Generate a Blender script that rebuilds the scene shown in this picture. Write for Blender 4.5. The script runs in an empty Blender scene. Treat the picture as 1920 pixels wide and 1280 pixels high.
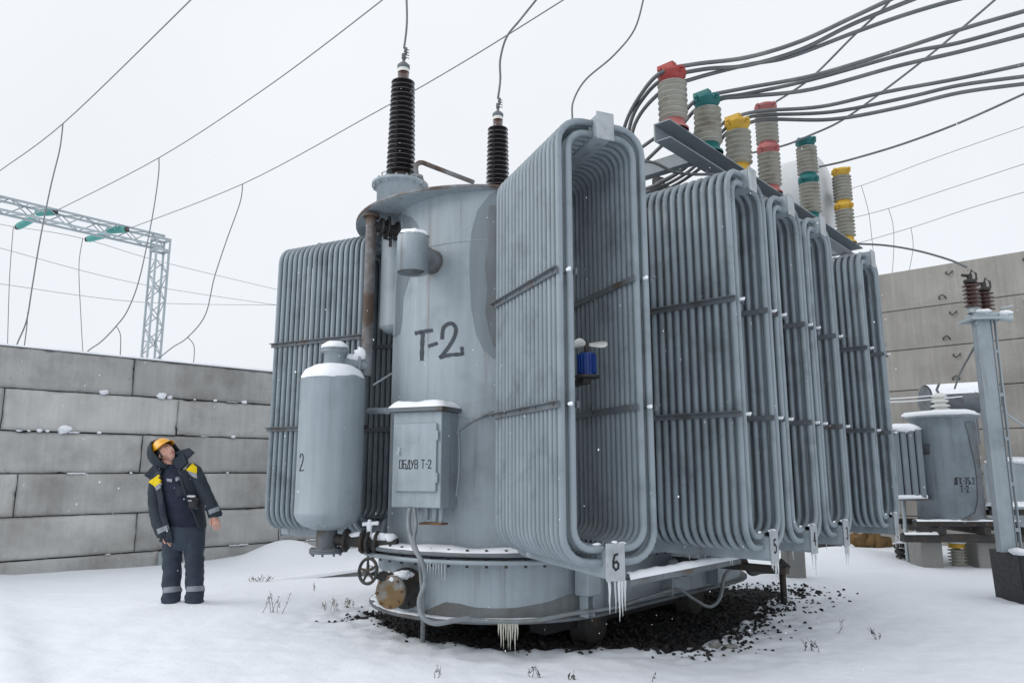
import bpy, math, random
import numpy as np
from mathutils import Vector as V, Matrix, noise
from mathutils.bvhtree import BVHTree
random.seed(7); rs = np.random.RandomState(11)
R = math.radians
S = bpy.context.scene
# ---------------------------------------------------------------- camera
F = 1372.0; PITCH = R(9.97); CH = 1.42
cp, sp = math.cos(PITCH), math.sin(PITCH)
cd = bpy.data.cameras.new('camera'); cam = bpy.data.objects.new('camera', cd); S.collection.objects.link(cam)
cam.location = (0, 0, CH); cam.rotation_euler = (R(90) + PITCH, 0, 0)
cd.sensor_width = 36; cd.lens = 36 * F / 1920; cd.clip_end = 2000; cd.clip_start = .05
S.camera = cam
S.render.resolution_x = 1024; S.render.resolution_y = 682
# ---------------------------------------------------------------- overcast sky
w = bpy.data.worlds.new('World'); S.world = w; w.use_nodes = True
nt = w.node_tree; nt.nodes.clear()
out = nt.nodes.new('ShaderNodeOutputWorld'); bg = nt.nodes.new('ShaderNodeBackground')
sky = nt.nodes.new('ShaderNodeTexSky'); sky.sky_type = 'NISHITA'; sky.sun_disc = False
SUN_EL, SUN_ROT = R(36), R(255)
sky.sun_elevation = SUN_EL; sky.sun_rotation = SUN_ROT
tc = nt.nodes.new('ShaderNodeTexCoord'); sep = nt.nodes.new('ShaderNodeSeparateXYZ')
ramp = nt.nodes.new('ShaderNodeValToRGB')
ramp.color_ramp.elements[0].position = 0.0; ramp.color_ramp.elements[0].color = (7.75, 8.05, 8.5, 1)
ramp.color_ramp.elements[1].position = 1.0; ramp.color_ramp.elements[1].color = (8.6, 8.75, 9.05, 1)
e = ramp.color_ramp.elements.new(.22); e.color = (8.1, 8.4, 8.85, 1)
mx = nt.nodes.new('ShaderNodeMix'); mx.data_type = 'RGBA'; mx.inputs[0].default_value = .97
nt.links.new(tc.outputs['Generated'], sep.inputs[0]); nt.links.new(sep.outputs[2], ramp.inputs[0])
nt.links.new(sky.outputs[0], mx.inputs[6]); nt.links.new(ramp.outputs[0], mx.inputs[7])
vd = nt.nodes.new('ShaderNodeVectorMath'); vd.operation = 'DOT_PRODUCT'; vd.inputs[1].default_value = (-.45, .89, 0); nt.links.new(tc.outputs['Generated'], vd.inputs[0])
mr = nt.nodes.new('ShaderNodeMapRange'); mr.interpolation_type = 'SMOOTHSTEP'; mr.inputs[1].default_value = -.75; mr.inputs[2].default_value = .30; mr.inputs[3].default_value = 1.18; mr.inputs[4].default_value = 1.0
nt.links.new(vd.outputs['Value'], mr.inputs[0])      # unseen sky behind and to the right, brightened to light camera-facing surfaces
cn_ = nt.nodes.new('ShaderNodeTexNoise'); cn_.inputs['Scale'].default_value = 2.2; cn_.inputs['Detail'].default_value = 3; nt.links.new(tc.outputs['Generated'], cn_.inputs['Vector'])
c2_ = nt.nodes.new('ShaderNodeMapRange'); c2_.inputs[1].default_value = .3; c2_.inputs[2].default_value = .7; c2_.inputs[3].default_value = .965; c2_.inputs[4].default_value = 1.02; nt.links.new(cn_.outputs['Fac'], c2_.inputs[0])
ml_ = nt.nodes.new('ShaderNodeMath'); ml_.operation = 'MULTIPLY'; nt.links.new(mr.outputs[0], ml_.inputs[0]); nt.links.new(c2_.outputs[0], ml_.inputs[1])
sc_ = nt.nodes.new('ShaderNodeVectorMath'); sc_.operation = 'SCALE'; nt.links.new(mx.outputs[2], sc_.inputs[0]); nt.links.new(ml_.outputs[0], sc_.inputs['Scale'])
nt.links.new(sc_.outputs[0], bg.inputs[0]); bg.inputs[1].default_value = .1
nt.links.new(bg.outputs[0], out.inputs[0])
sl = bpy.data.lights.new('sun', 'SUN'); so = bpy.data.objects.new('sun', sl); S.collection.objects.link(so)
sl.energy = 1.3; sl.angle = R(40); sl.color = (1, .975, .95)
so.rotation_euler = (R(90-36), 0, R(180-255))
S.view_settings.view_transform = 'Standard'; S.view_settings.look = 'None'
S.view_settings.exposure = 0.15; S.view_settings.gamma = 1
# ---------------------------------------------------------------- helpers
def ray(px, py):
    xx = (px - 960) / F; yy = (640 - py) / F
    return V((xx, cp - yy * sp, yy * cp + sp))
CAM = V((0, 0, CH))
def U(px, py, Y):
    r = ray(px, py); return CAM + r * (Y / r.y)
def G(px, py, z=0.0):
    r = ray(px, py); return CAM + r * ((z - CH) / r.z)
def H(deg): return V((math.sin(R(deg)), math.cos(R(deg)), 0))
ZZ = V((0, 0, 1))
def fb(x, y, s=1.0, o=3, seed=0.0):
    return noise.fractal(V((x * s + seed, y * s - seed, seed)), 1.0, 2.0, o)
ORG = {}
class MB:
    def __init__(s): s.v = []; s.f = []; s.sm = []; s.mi = []; s.m = 0
    def add(s, vs, fs, smooth=True):
        b = len(s.v); s.v += [V(p) for p in vs]
        for f in fs: s.f.append([b + i for i in f]); s.sm.append(smooth); s.mi.append(s.m)
    def box(s, o, ex, ey, ez, X, Y, Z, ch=.004):
        o = V(o); c = min(ch, .45 * min(abs(X[1]-X[0]), abs(Y[1]-Y[0]), abs(Z[1]-Z[0])))
        P = lambda x, y, z: o + ex * x + ey * y + ez * z
        vs = []; idx = {}
        for i in (0, 1):
            for j in (0, 1):
                for k in (0, 1):
                    x, y, z = X[i], Y[j], Z[k]; dx = c if i == 0 else -c; dy = c if j == 0 else -c; dz = c if k == 0 else -c
                    idx[i, j, k] = len(vs)
                    vs += [P(x, y+dy, z+dz), P(x+dx, y, z+dz), P(x+dx, y+dy, z)]
        fs = []
        I = idx
        for i in (0, 1):
            q = [I[i,0,0], I[i,1,0], I[i,1,1], I[i,0,1]]; fs.append(q if i == 0 else q[::-1])
            q = [I[0,i,0]+1, I[1,i,0]+1, I[1,i,1]+1, I[0,i,1]+1]; fs.append(q if i == 1 else q[::-1])
            q = [I[0,0,i]+2, I[1,0,i]+2, I[1,1,i]+2, I[0,1,i]+2]; fs.append(q[::-1] if i == 1 else q)
        for i in (0, 1):
            for j in (0, 1):
                a, b = I[i,j,0], I[i,j,1]; fs.append([a, b, b+1, a+1])
                a, b = I[i,0,j], I[i,1,j]; fs.append([a, b, b+2, a+2])
                a, b = I[0,i,j], I[1,i,j]; fs.append([a+1, b+1, b+2, a+2])
                for k in (0, 1): fs.append([I[i,j,k], I[i,j,k]+1, I[i,j,k]+2])
        s.add(vs, fs, False)
    def abox(s, c, size, ch=.004, rot=0):
        ex = V((math.cos(rot), math.sin(rot), 0)); ey = V((-math.sin(rot), math.cos(rot), 0)); x, y, z = size
        s.box(c, ex, ey, ZZ, (-x/2, x/2), (-y/2, y/2), (-z/2, z/2), ch)
    def loft(s, rings, closed=True, cap=True, smooth=True):
        n = len(rings[0]); vs = [p for r in rings for p in r]; fs = []
        for i in range(len(rings)-1):
            for j in range(n if closed else n-1):
                k = (j+1) % n; fs.append([i*n+j, i*n+k, (i+1)*n+k, (i+1)*n+j])
        s.add(vs, fs, smooth)
        if cap and closed:
            for r in (rings[0][::-1], rings[-1]): s.add(r, [list(range(n))], False)
    def tube(s, pts, r, seg=8, cap=True, closed=False):
        pts = [V(p) for p in pts]; n = len(pts)
        rr = r if isinstance(r, (list, tuple)) else [r]*n
        rings = []; up = None
        for i, p in enumerate(pts):
            if closed: t = pts[(i+1) % n] - pts[i-1]
            else: t = pts[min(i+1, n-1)] - pts[max(i-1, 0)]
            if t.length < 1e-9: t = ZZ.copy()
            t.normalize()
            if up is None:
                up = ZZ if abs(t.z) < .9 else V((1, 0, 0))
            up = (up - t * up.dot(t)).normalized(); sd = t.cross(up)
            rings.append([p + (up * math.cos(2*math.pi*k/seg) + sd * math.sin(2*math.pi*k/seg)) * rr[i] for k in range(seg)])
        if closed: rings.append(rings[0]); cap = False
        s.loft(rings, True, cap)
    def cyl(s, a, b, r, seg=16, r2=None): s.tube([a, b], [r, r if r2 is None else r2], seg)
    def lathe(s, prof, o, seg=24, ax=ZZ, smooth=True, jit=0, a0=0, a1=360):
        o = V(o); ax = V(ax).normalized(); u = V((1, 0, 0)) if abs(ax.x) < .9 else V((0, 1, 0))
        u = (u - ax * u.dot(ax)).normalized(); v = ax.cross(u)
        full = abs(a1-a0) > 359
        m = seg if full else seg+1
        rings = []
        for r, z in prof:
            ring = []
            for k in range(m):
                a = R(a0 + (a1-a0) * k / seg); d = u*math.cos(a)+v*math.sin(a)
                rr = r; zz = z
                if jit:
                    q = noise.noise(V((d.x*2+o.x, d.y*2+o.y, z*6))) * jit; rr = r * (1 + q); zz = z + q * r * .6
                ring.append(o + d*rr + ax*zz)
            rings.append(ring)
        s.loft(rings, full, False, smooth)
    def poly(s, pts, th, n):   # flat polygon extruded by th along -n
        n = V(n).normalized(); k = len(pts); a = [V(p) for p in pts]; b = [p - n*th for p in a]
        s.add(a+b, [list(range(k)), list(range(2*k-1, k-1, -1))] + [[i, k+i, k+(i+1) % k, (i+1) % k] for i in range(k)], False)
    def blob(s, c, r, seg=10, jit=.25, sd=0):
        c = V(c); r = V(r) if hasattr(r, '__len__') else V((r, r, r)); rings = []
        for i in range(1, seg//2+1):
            th = math.pi * i / (seg//2+1)
            ring = []
            for k in range(seg):
                d = V((math.sin(th)*math.cos(2*math.pi*k/seg), math.sin(th)*math.sin(2*math.pi*k/seg), math.cos(th)))
                q = 1 + jit * noise.noise(d*1.7 + V((sd, c.x*3, c.y*3)))
                ring.append(c + V((d.x*r.x, d.y*r.y, d.z*r.z))*q)
            rings.append(ring)
        s.loft(rings, True, True)
    def bvh(s): return BVHTree.FromPolygons(s.v, s.f)
    def build(s, name, mats, parent=None, **kw):
        P = np.array([tuple(p) for p in s.v]); o = V(((P[:,0].min()+P[:,0].max())/2, (P[:,1].min()+P[:,1].max())/2, P[:,2].min()))
        me = bpy.data.meshes.new(name); me.from_pydata([p - o for p in s.v], [], s.f)
        me.polygons.foreach_set('use_smooth', s.sm); me.polygons.foreach_set('material_index', s.mi)
        for m in (mats if isinstance(mats, (list, tuple)) else [mats]): me.materials.append(m)
        ob = bpy.data.objects.new(name, me); S.collection.objects.link(ob)
        ob.location = o; ORG[ob.name] = o
        if parent: ob.parent = parent; ob.location = o - ORG[parent.name]
        for k, v in kw.items(): ob[k] = v
        return ob
def thing(name, loc, label, category, group=None):
    o = bpy.data.objects.new(name, None); S.collection.objects.link(o); o.location = loc; ORG[o.name] = V(loc)
    o.empty_display_size = .1; o['label'] = label; o['category'] = category
    if group: o['group'] = group
    return o
def tag(o, label, category, group=None):
    o['label'] = label; o['category'] = category
    if group: o['group'] = group
    return o
# ---------------------------------------------------------------- materials
def mat(name, col, rough=.6, metal=0, var=.08, vs=3.0, col2=None, c2s=2.0, c2t=(.5, .7), streak=0, bump=.0, bs=40, spec=.5, island=0, objr=0, speck=None, speck_s=60, speck_t=.68, trans=0, ior=1.45, coat=0, run=None):
    m = bpy.data.materials.new(name); m.use_nodes = True; t = m.node_tree; L = t.links.new
    b = t.nodes['Principled BSDF']; N = t.nodes.new
    b.inputs['Roughness'].default_value = rough; b.inputs['Metallic'].default_value = metal
    b.inputs['Specular IOR Level'].default_value = spec; b.inputs['IOR'].default_value = ior
    b.inputs['Transmission Weight'].default_value = trans; b.inputs['Coat Weight'].default_value = coat
    geo = N('ShaderNodeNewGeometry')
    def nz(scale, det=4, vec=None, ro=.6):
        n = N('ShaderNodeTexNoise'); n.inputs['Scale'].default_value = scale; n.inputs['Detail'].default_value = det; n.inputs['Roughness'].default_value = ro
        L(vec or geo.outputs['Position'], n.inputs['Vector']); return n.outputs['Fac']
    def mp(x, a, bb, c, d):
        n = N('ShaderNodeMapRange'); n.inputs[1].default_value = a; n.inputs[2].default_value = bb; n.inputs[3].default_value = c; n.inputs[4].default_value = d
        L(x, n.inputs[0]); return n.outputs[0]
    def mix(f, a, bb, mode='MIX'):
        n = N('ShaderNodeMix'); n.data_type = 'RGBA'; n.blend_type = mode
        for i, x in ((0, f), (6, a), (7, bb)):
            if hasattr(x, 'links'): L(x, n.inputs[i])
            else: n.inputs[i].default_value = x if i == 0 else (*x, 1)
        return n.outputs[2]
    c = tuple(col)
    if col2: c = mix(mp(nz(c2s, 6), c2t[0], c2t[1], 0, 1), c, tuple(col2))
    if speck: c = mix(mp(nz(speck_s, 3), speck_t, speck_t+.05, 0, 1), c, tuple(speck))
    if run:
        vr = N('ShaderNodeVectorMath'); vr.operation = 'MULTIPLY'; vr.inputs[1].default_value = (9, 9, .55); L(geo.outputs['Position'], vr.inputs[0])
        c = mix(mp(nz(1, 3, vr.outputs[0]), .60, .78, 0, .75), c, tuple(run))
    val = mp(nz(vs, 5), .25, .75, 1-var, 1+var)
    if streak:
        vm = N('ShaderNodeVectorMath'); vm.operation = 'MULTIPLY'; vm.inputs[1].default_value = (14, 14, .9); L(geo.outputs['Position'], vm.inputs[0])
        st = mp(nz(1, 4, vm.outputs[0]), .3, .75, 1+streak*.5, 1-streak)
        n = N('ShaderNodeMath'); n.operation = 'MULTIPLY'; L(val, n.inputs[0]); L(st, n.inputs[1]); val = n.outputs[0]
    for amt, src in ((island, geo.outputs['Random Per Island']), (objr, None)):
        if amt:
            if src is None: src = N('ShaderNodeObjectInfo').outputs['Random']
            n = N('ShaderNodeMath'); n.operation = 'MULTIPLY'; L(val, n.inputs[0]); L(mp(src, 0, 1, 1-amt, 1+amt), n.inputs[1]); val = n.outputs[0]
    cc = N('ShaderNodeCombineColor'); [L(val, cc.inputs[i]) for i in range(3)]
    L(mix(1.0, c, cc.outputs[0], 'MULTIPLY'), b.inputs['Base Color'])
    L(mp(nz(vs*4, 4), .3, .7, max(rough-.1, .05), min(rough+.12, 1)), b.inputs['Roughness'])
    if bump:
        bn = N('ShaderNodeBump'); bn.inputs['Strength'].default_value = 1; bn.inputs['Distance'].default_value = bump
        L(nz(bs, 5), bn.inputs['Height']); L(bn.outputs[0], b.inputs['Normal'])
    return m
M = dict(
 paint=mat('grey_enamel', (.285,.332,.364), .48, 0, .13, 1.6, col2=(.20,.237,.26), c2s=1.3, c2t=(.5,.66), streak=.13, bump=.0012, bs=25, speck=(.10,.075,.055), speck_s=38, speck_t=.72, run=(.13,.105,.08)),
 tube=mat('tube_enamel', (.215,.257,.286), .45, 0, .12, 2.5, col2=(.135,.162,.18), c2s=3.5, c2t=(.5,.7), bump=.0008, bs=60, island=.07, speck=(.16,.13,.10), speck_s=50, speck_t=.74),
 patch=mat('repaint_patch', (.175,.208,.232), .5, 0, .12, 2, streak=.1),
 mist=mat('dirty_steel', (.13,.15,.165), .6, .1, .2, 4, col2=(.09,.07,.055), c2s=5, bump=.001, bs=50),
 plate=mat('number_plate', (.36,.39,.41), .5, .2, .1, 8, col2=(.25,.27,.28), c2s=9),
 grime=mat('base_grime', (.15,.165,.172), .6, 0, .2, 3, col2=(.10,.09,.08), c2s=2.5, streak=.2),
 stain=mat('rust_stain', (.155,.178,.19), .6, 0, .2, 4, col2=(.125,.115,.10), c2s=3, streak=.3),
 beam=mat('painted_beam', (.20,.23,.25), .5, .1, .15, 3),
 galv=mat('galvanised', (.36,.41,.43), .5, .35, .12, 3, island=.06),
 rustpipe=mat('rusted_pipe', (.20,.22,.235), .6, 0, .2, 3, col2=(.085,.055,.04), c2s=2.2, c2t=(.4,.55), streak=.3, bump=.001),
 iron=mat('dark_iron', (.035,.035,.035), .65, .2, .3, 9, col2=(.07,.045,.03), c2s=12, bump=.001),
 blackiron=mat('black_tar', (.012,.013,.016), .55, 0, .25, 6, bump=.002, bs=20, speck=(.12,.13,.14), speck_s=70, speck_t=.73),
 snow=mat('snow_cap', (.82,.85,.89), .75, 0, .03, 5, bump=.004, bs=28, spec=.25),
 ice=mat('ice', (.86,.89,.90), .12, 0, .03, 8, trans=.55, ior=1.31),
 iceyellow=mat('stained_ice', (.80,.80,.70), .15, 0, .05, 8, trans=.4, ior=1.31),
 snowg=mat('snow_ground', (.79,.825,.875), .8, 0, .025, .8, bump=.010, bs=9, spec=.2),
 soil=mat('gravel_bed', (.010,.010,.010), .9, 0, .4, 6, bump=.02, bs=30),
 stone=mat('gravel', (.020,.020,.021), .75, 0, .3, 5, island=.7, col2=(.04,.034,.03), c2s=3, bump=.003, bs=60),
 conc=mat('block_concrete', (.43,.435,.425), .9, 0, .17, 1.7, col2=(.30,.295,.28), c2s=1.1, c2t=(.46,.66), streak=.10, bump=.010, bs=14, objr=.16, speck=(.10,.10,.095), speck_s=26, speck_t=.70),
 conc2=mat('panel_concrete', (.265,.257,.238), .9, 0, .13, 1.2, col2=(.19,.182,.168), c2s=.8, c2t=(.45,.7), streak=.15, bump=.005, bs=14, objr=.06, speck=(.12,.11,.10), speck_s=12, speck_t=.72),
 conc3=mat('plinth_concrete', (.25,.25,.24), .9, 0, .18, 3, bump=.006, bs=22, col2=(.17,.16,.15), c2s=3),
 gap=mat('joint', (.03,.03,.03), 1, 0, .3, 9),
 brown=mat('brown_porcelain', (.010,.007,.010), .15, 0, .1, 5, spec=.7, coat=.5),
 brown2=mat('red_brown_porcelain', (.055,.022,.018), .18, 0, .1, 5, coat=.5),
 grey_p=mat('grey_porcelain', (.34,.335,.295), .45, 0, .14, 7, col2=(.19,.165,.12), c2s=6, c2t=(.5,.75)),
 white_p=mat('white_porcelain', (.62,.63,.60), .3, 0, .05, 5),
 tan_p=mat('tan_porcelain', (.20,.16,.10), .4, 0, .15, 5),
 red=mat('red_enamel', (.30,.04,.035), .55, 0, .2, 9, col2=(.42,.13,.12), c2s=6), pink=mat('faded_red_enamel', (.38,.12,.115), .6, 0, .15, 9, col2=(.34,.17,.16), c2s=8),
 teal=mat('teal_enamel', (.01,.13,.13), .5, 0, .2, 9, col2=(.01,.11,.11), c2s=6),
 yellow=mat('yellow_enamel', (.55,.34,.04), .55, 0, .15, 9, col2=(.48,.28,.03), c2s=6),
 glass=mat('green_glass', (.16,.52,.48), .1, 0, .1, 5, trans=.35),
 cable=mat('cable_sheath', (.115,.125,.135), .45, .15, .15, 3, col2=(.17,.17,.16), c2s=4),
 wire=mat('aluminium_wire', (.18,.185,.19), .5, .3, .1, 3),
 hose=mat('grey_conduit', (.20,.225,.24), .5, 0, .15, 8, col2=(.14,.15,.15), c2s=9),
 ink=mat('black_lettering', (.012,.014,.018), .6, 0, .25, 30), inkg=mat('dark_brush_paint', (.035,.045,.055), .6, 0, .3, 20),
 blue=mat('blue_motor', (.01,.045,.22), .4, 0, .1, 8),
 cons=mat('pale_conservator', (.52,.54,.55), .4, 0, .06, 2),
 jack=mat('slate_fabric', (.024,.033,.045), .85, 0, .25, 9, bump=.008, bs=16), navy=mat('navy_fabric', (.012,.017,.036), .85, 0, .3, 12, bump=.01, bs=18),
 trou=mat('trouser_fabric', (.033,.045,.066), .85, 0, .25, 9, bump=.010, bs=14),
 hiviz=mat('yellow_fabric', (.68,.50,.0), .8, 0, .1, 30, bump=.002), tape=mat('reflective_tape', (.24,.26,.29), .5, 0, .12, 40),
 helm=mat('orange_helmet', (.70,.33,.01), .3, 0, .05, 5, coat=.3), skin=mat('skin', (.62,.36,.28), .55, 0, .08, 30, col2=(.55,.24,.18), c2s=18),
 knit=mat('dark_knit', (.06,.063,.068), .95, 0, .2, 40), hair=mat('brow_hair', (.03,.02,.015), .8), boot=mat('boot_leather', (.015,.015,.016), .6),
 eye=mat('eye', (.25,.2,.18), .3), camblk=mat('camera_body', (.012,.012,.014), .4), chrome=mat('camera_trim', (.5,.5,.52), .3, .5),
 weed=mat('dry_weed', (.16,.125,.075), .9, 0, .3, 20, island=.3), weedd=mat('dark_weed', (.05,.045,.035), .9, 0, .3, 20), yb=mat('ochre_rock', (.17,.105,.045), .9, 0, .3, 9, col2=(.14,.08,.03), c2s=8, bump=.01),
 blackrub=mat('black_rubber', (.012,.012,.013), .6), rust=mat('rust', (.12,.06,.03), .8, 0, .3, 12, col2=(.25,.15,.06), c2s=14),
 capgrey=mat('flange_face', (.20,.22,.22), .55, 0, .2, 10, col2=(.16,.10,.04), c2s=9, c2t=(.4,.6)),
)
# ---------------------------------------------------------------- plan of the transformer
C = V((-.10, 7.28, 0)); Ld = H(42.6); Nd = H(132.6)
def AB(a, b, z=0): return C + Ld*a + Nd*b + ZZ*z
def ab(p): d = V((p[0], p[1], 0)) - C; return d.dot(Ld), d.dot(Nd)
AEND = 2.35
# ---------------------------------------------------------------- ground
GP = [G(*p) for p in ((706, 1146), (740, 1172), (790, 1190), (850, 1198), (930, 1208), (1010, 1211), (1100, 1207), (1190, 1208), (1270, 1216), (1330, 1213), (1385, 1182), (1432, 1146), (1472, 1118), (1505, 1102))] + [AB(4.0, .9), AB(3.6, -1.4), AB(0, -1.6), AB(-.9, -1.35)]
GP = np.array([(p.x, p.y) for p in GP]); GQ = np.roll(GP, -1, 0)
def gmask(x, y):      # > 0 bare gravel, < 0 snow
    if x < -4 or x > 7 or y < 3.6 or y > 14: return -2.0
    d = GQ-GP; e = np.array((x, y))-GP; t = np.clip((e*d).sum(1)/(d*d).sum(1), 0, 1); dist = np.sqrt(((e-d*t[:, None])**2).sum(1).min())
    c = ((GP[:, 1] > y) != (GQ[:, 1] > y)) & (x < (GQ[:, 0]-GP[:, 0])*(y-GP[:, 1])/(GQ[:, 1]-GP[:, 1]+1e-12)+GP[:, 0])
    v = dist if c.sum() % 2 else -dist
    k = min(max((x-.6)/1.2, 0), 1)
    return v + (.05+.15*k)*fb(x, y, 2.2, 3, 4.0) + (.03+.30*k)*noise.noise(V((x*11, y*11, 0)))
def gz(x, y):
    z = .035*fb(x, y, .35, 2, 1.0) + .018*fb(x, y, 1.1, 3, 2.0)
    if y < 9: z += .012*fb(x, y, 3.4, 3, 5.0)
    # wind ridge in the left foreground
    r = (x + 1.95) * .80 + (y - 3.55) * .60
    z += .09 / (1 + math.exp(r/.07)) * math.exp(-max(0, -r)/1.4) * min(max((-.2-x)/.8, 0), 1) if abs(r) < 6 else 0
    # bank along block wall
    s = (x + 2.98)*.703 - (y - 14.45)*.711      # distance out from the wall
    if s > -1: z -= .04*math.exp(-max(s, 0)/2)
    z += .30*math.exp(-(((x+3.75)/.62)**2 + ((y-12.6)/.7)**2)) + .14*math.exp(-(((x-5.4)/.7)**2 + ((y-12.3)/.8)**2))
    if y > 12 and x > 4.5: z += .05
    z += .02*math.exp(-((x+.8*y+5.9)/.16)**2) if x < -2 else 0
    k = math.exp(-((x+3.46)**2+(y-8.05)**2)/.35); z = z*(1-k)+.035*k
    for fx in (-3.64, -3.38): z += .018*math.exp(-(((x-fx)/.15)**2+((y-8.12)/.17)**2)**2)
    m = gmask(x, y)
    if m > -.9:
        rough = .035*noise.noise(V((x*5.5, y*5.5, 1))) + .022*noise.noise(V((x*13, y*13, 4)))
        k = min(max((m+.9)/.9, 0), 1)
        z += rough*k - .16*min(max((m+.05)/.35, 0), 1) - .035*k
    return z
xs = np.unique(np.concatenate([-np.geomspace(9, 400, 22), np.arange(-9, -4.5, .15), np.arange(-4.5, 5.5, .045), np.arange(5.5, 12, .15), np.geomspace(12, 400, 20)]))
ys = np.unique(np.concatenate([np.array([-60, -15, -4, 0]), np.arange(.6, 2, .2), np.arange(2, 9, .045), np.arange(9, 18, .12), np.geomspace(18, 700, 26)]))
g = MB(); vs = [V((x, y, gz(x, y))) for y in ys for x in xs]; nx = len(xs)
g.add(vs, [[j*nx+i, j*nx+i+1, (j+1)*nx+i+1, (j+1)*nx+i] for j in range(len(ys)-1) for i in range(nx-1)])
o = g.build('ground', M['snowg']); o['kind'] = 'structure'
g = MB(); gx = np.arange(-3, 6.5, .12); gy = np.arange(4.6, 13, .12); nx = len(gx)
g.add([V((x, y, -.085 + .025*noise.noise(V((x*3, y*3, 0))) - (.15 if gmask(x, y) < -.75 else 0))) for y in gy for x in gx], [[j*nx+i, j*nx+i+1, (j+1)*nx+i+1, (j+1)*nx+i] for j in range(len(gy)-1) for i in range(nx-1)])
o = g.build('gravel_bed', M['soil']); o['kind'] = 'structure'
ICO = []
ph = (1+5**.5)/2
for s1 in (-1, 1):
    for s2 in (-1, 1): ICO += [V((0, s1, s2*ph)), V((s1, s2*ph, 0)), V((s2*ph, 0, s1))]
ICO = [v.normalized() for v in ICO]
ICF = []
for i in range(12):
    for j in range(i+1, 12):
        for k in range(j+1, 12):
            if all((ICO[a]-ICO[b_]).length < 1.1 for a, b_ in ((i, j), (j, k), (i, k))):
                n = (ICO[j]-ICO[i]).cross(ICO[k]-ICO[i]); ICF.append([i, j, k] if n.dot(ICO[i]) > 0 else [i, k, j])
g = MB(); cnt = 0
while cnt < 12500:
    x = random.uniform(-2.6, 5.6); y = random.uniform(5.1, 11.5); m = gmask(x, y)
    a, b = ab((x, y))
    k = min(max((x-.3)/1.5, 0), 1)
    if m < -.9: continue
    if m < 0 and random.random() > math.exp(m/(.05+.06*k))*.6: continue
    if m > .45 and random.random() > .3: continue
    z0 = gz(x, y) if m < 0 else max(-.085, gz(x, y))
    r = random.uniform(.008, .023) * (1.6 if random.random() < .08 else 1)
    sc = V((r*random.uniform(.8, 1.5), r*random.uniform(.8, 1.4), r*random.uniform(.5, .9))); rot = Matrix.Rotation(random.uniform(0, 6.3), 3, V((random.random(), random.random(), 1)).normalized())
    g.add([rot @ V((q.x*sc.x, q.y*sc.y, q.z*sc.z))*random.uniform(.8, 1.15) + V((x, y, z0 + r*.12)) for q in ICO], ICF, False); cnt += 1
o = g.build('gravel', M['stone']); o['kind'] = 'stuff'; o['label'] = 'dark gravel half covered by snow around the transformer'
# ================================================================ TRANSFORMER
T = thing('power_transformer', AB(1, 0, 0), 'huge grey power transformer with tube radiators and tall dark bushings, marked T-2', 'transformer')
def stadium(r, z, shift=0, a1=AEND, seg=36, c0=None):
    o = c0 or AB(0, shift); pts = []
    for k in range(seg+1):
        t = -math.pi/2 + math.pi*k/seg - math.pi/2      # from -N side ... around -L ... to +N
        pts.append(o + (Nd*math.sin(math.pi*k/seg - math.pi/2) - Ld*math.cos(math.pi*k/seg - math.pi/2))*r + ZZ*z)
    for k in range(seg//2+1):
        a = math.pi*k/(seg//2) - math.pi/2
        pts.append(o + Ld*a1 + (-Nd*math.sin(a) + Ld*math.cos(a))*r + ZZ*z)
    return pts
RT = 1.09
tk = MB(); tk.loft([stadium(RT, .78), stadium(RT, 3.885)]); TBVH = tk.bvh()
for z in (1.86, 3.42):   # weld seams
    tk.loft([stadium(RT+.0, z-.006), stadium(RT+.004, z-.003), stadium(RT+.004, z+.003), stadium(RT+.0, z+.006)], cap=False)
tank = tk.build('tank', M['paint'], T)
ccov = V((-.32, 7.45, 0))
cv = MB(); cv.loft([stadium(1.30, 3.88, c0=ccov), stadium(1.305, 3.885, c0=ccov), stadium(1.305, 3.915, c0=ccov), stadium(1.29, 3.92, c0=ccov)])
cover = cv.build('tank_cover', M['rustpipe'] if 0 else M['paint'], T)
cr_ = MB(); cr_.loft([stadium(1.3, 3.882, c0=ccov), stadium(1.309, 3.884, c0=ccov), stadium(1.309, 3.914, c0=ccov), stadium(1.3, 3.918, c0=ccov)], cap=False); cr_.build('cover_rim', M['rustpipe'], cover)
sn = MB(); sn.loft([stadium(1.27, 3.918, c0=ccov), stadium(1.22, 3.945, c0=ccov), stadium(1.1, 3.96, c0=ccov)]); sn.build('snow_cap', M['snow'], cover)
RB = 1.165
bs_ = MB(); bs_.loft([stadium(RB, .25), stadium(RB, .70)]); BBV = bs_.bvh()
for a in (.05, .95, 1.85):       # ribs on the flank
    bs_.box(AB(a, RB), Ld, Nd, ZZ, (-.006, .006), (-.01, .13), (.27, .69), .002)
base = bs_.build('base_tank', M['paint'], T)
def ring(r0, r1, z0, z1, m, name, parent, **k):
    b = MB(); b.loft([stadium(r0, z0), stadium(r1, z0), stadium(r1+.004, (z0+z1)/2), stadium(r1, z1), stadium(r0, z1)], cap=False); return b.build(name, m, parent)
ring(1.0, 1.345, .745, .775, M['mist'], 'upper_flange', T)
lf = ring(1.0, 1.34, .685, .718, M['paint'], 'lower_flange', T)
for k in range(26):
    a = R(-90 + 180*(k+.5)/26); p = C + (Nd*math.sin(a) - Ld*math.cos(a))*1.29; bo = MB()
    bo.cyl(p+ZZ*.66, p+ZZ*.80, .012, 6); bo.build('flange_bolt', M['iron'], T)
for k in range(16):
    p = AB(.1+k*.15, 1.29); bo = MB(); bo.cyl(p+ZZ*.66, p+ZZ*.80, .012, 6); bo.build('flange_bolt', M['iron'], T)
bp = ring(1.0, 1.235, .225, .25, M['mist'], 'base_plate', T)
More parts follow.
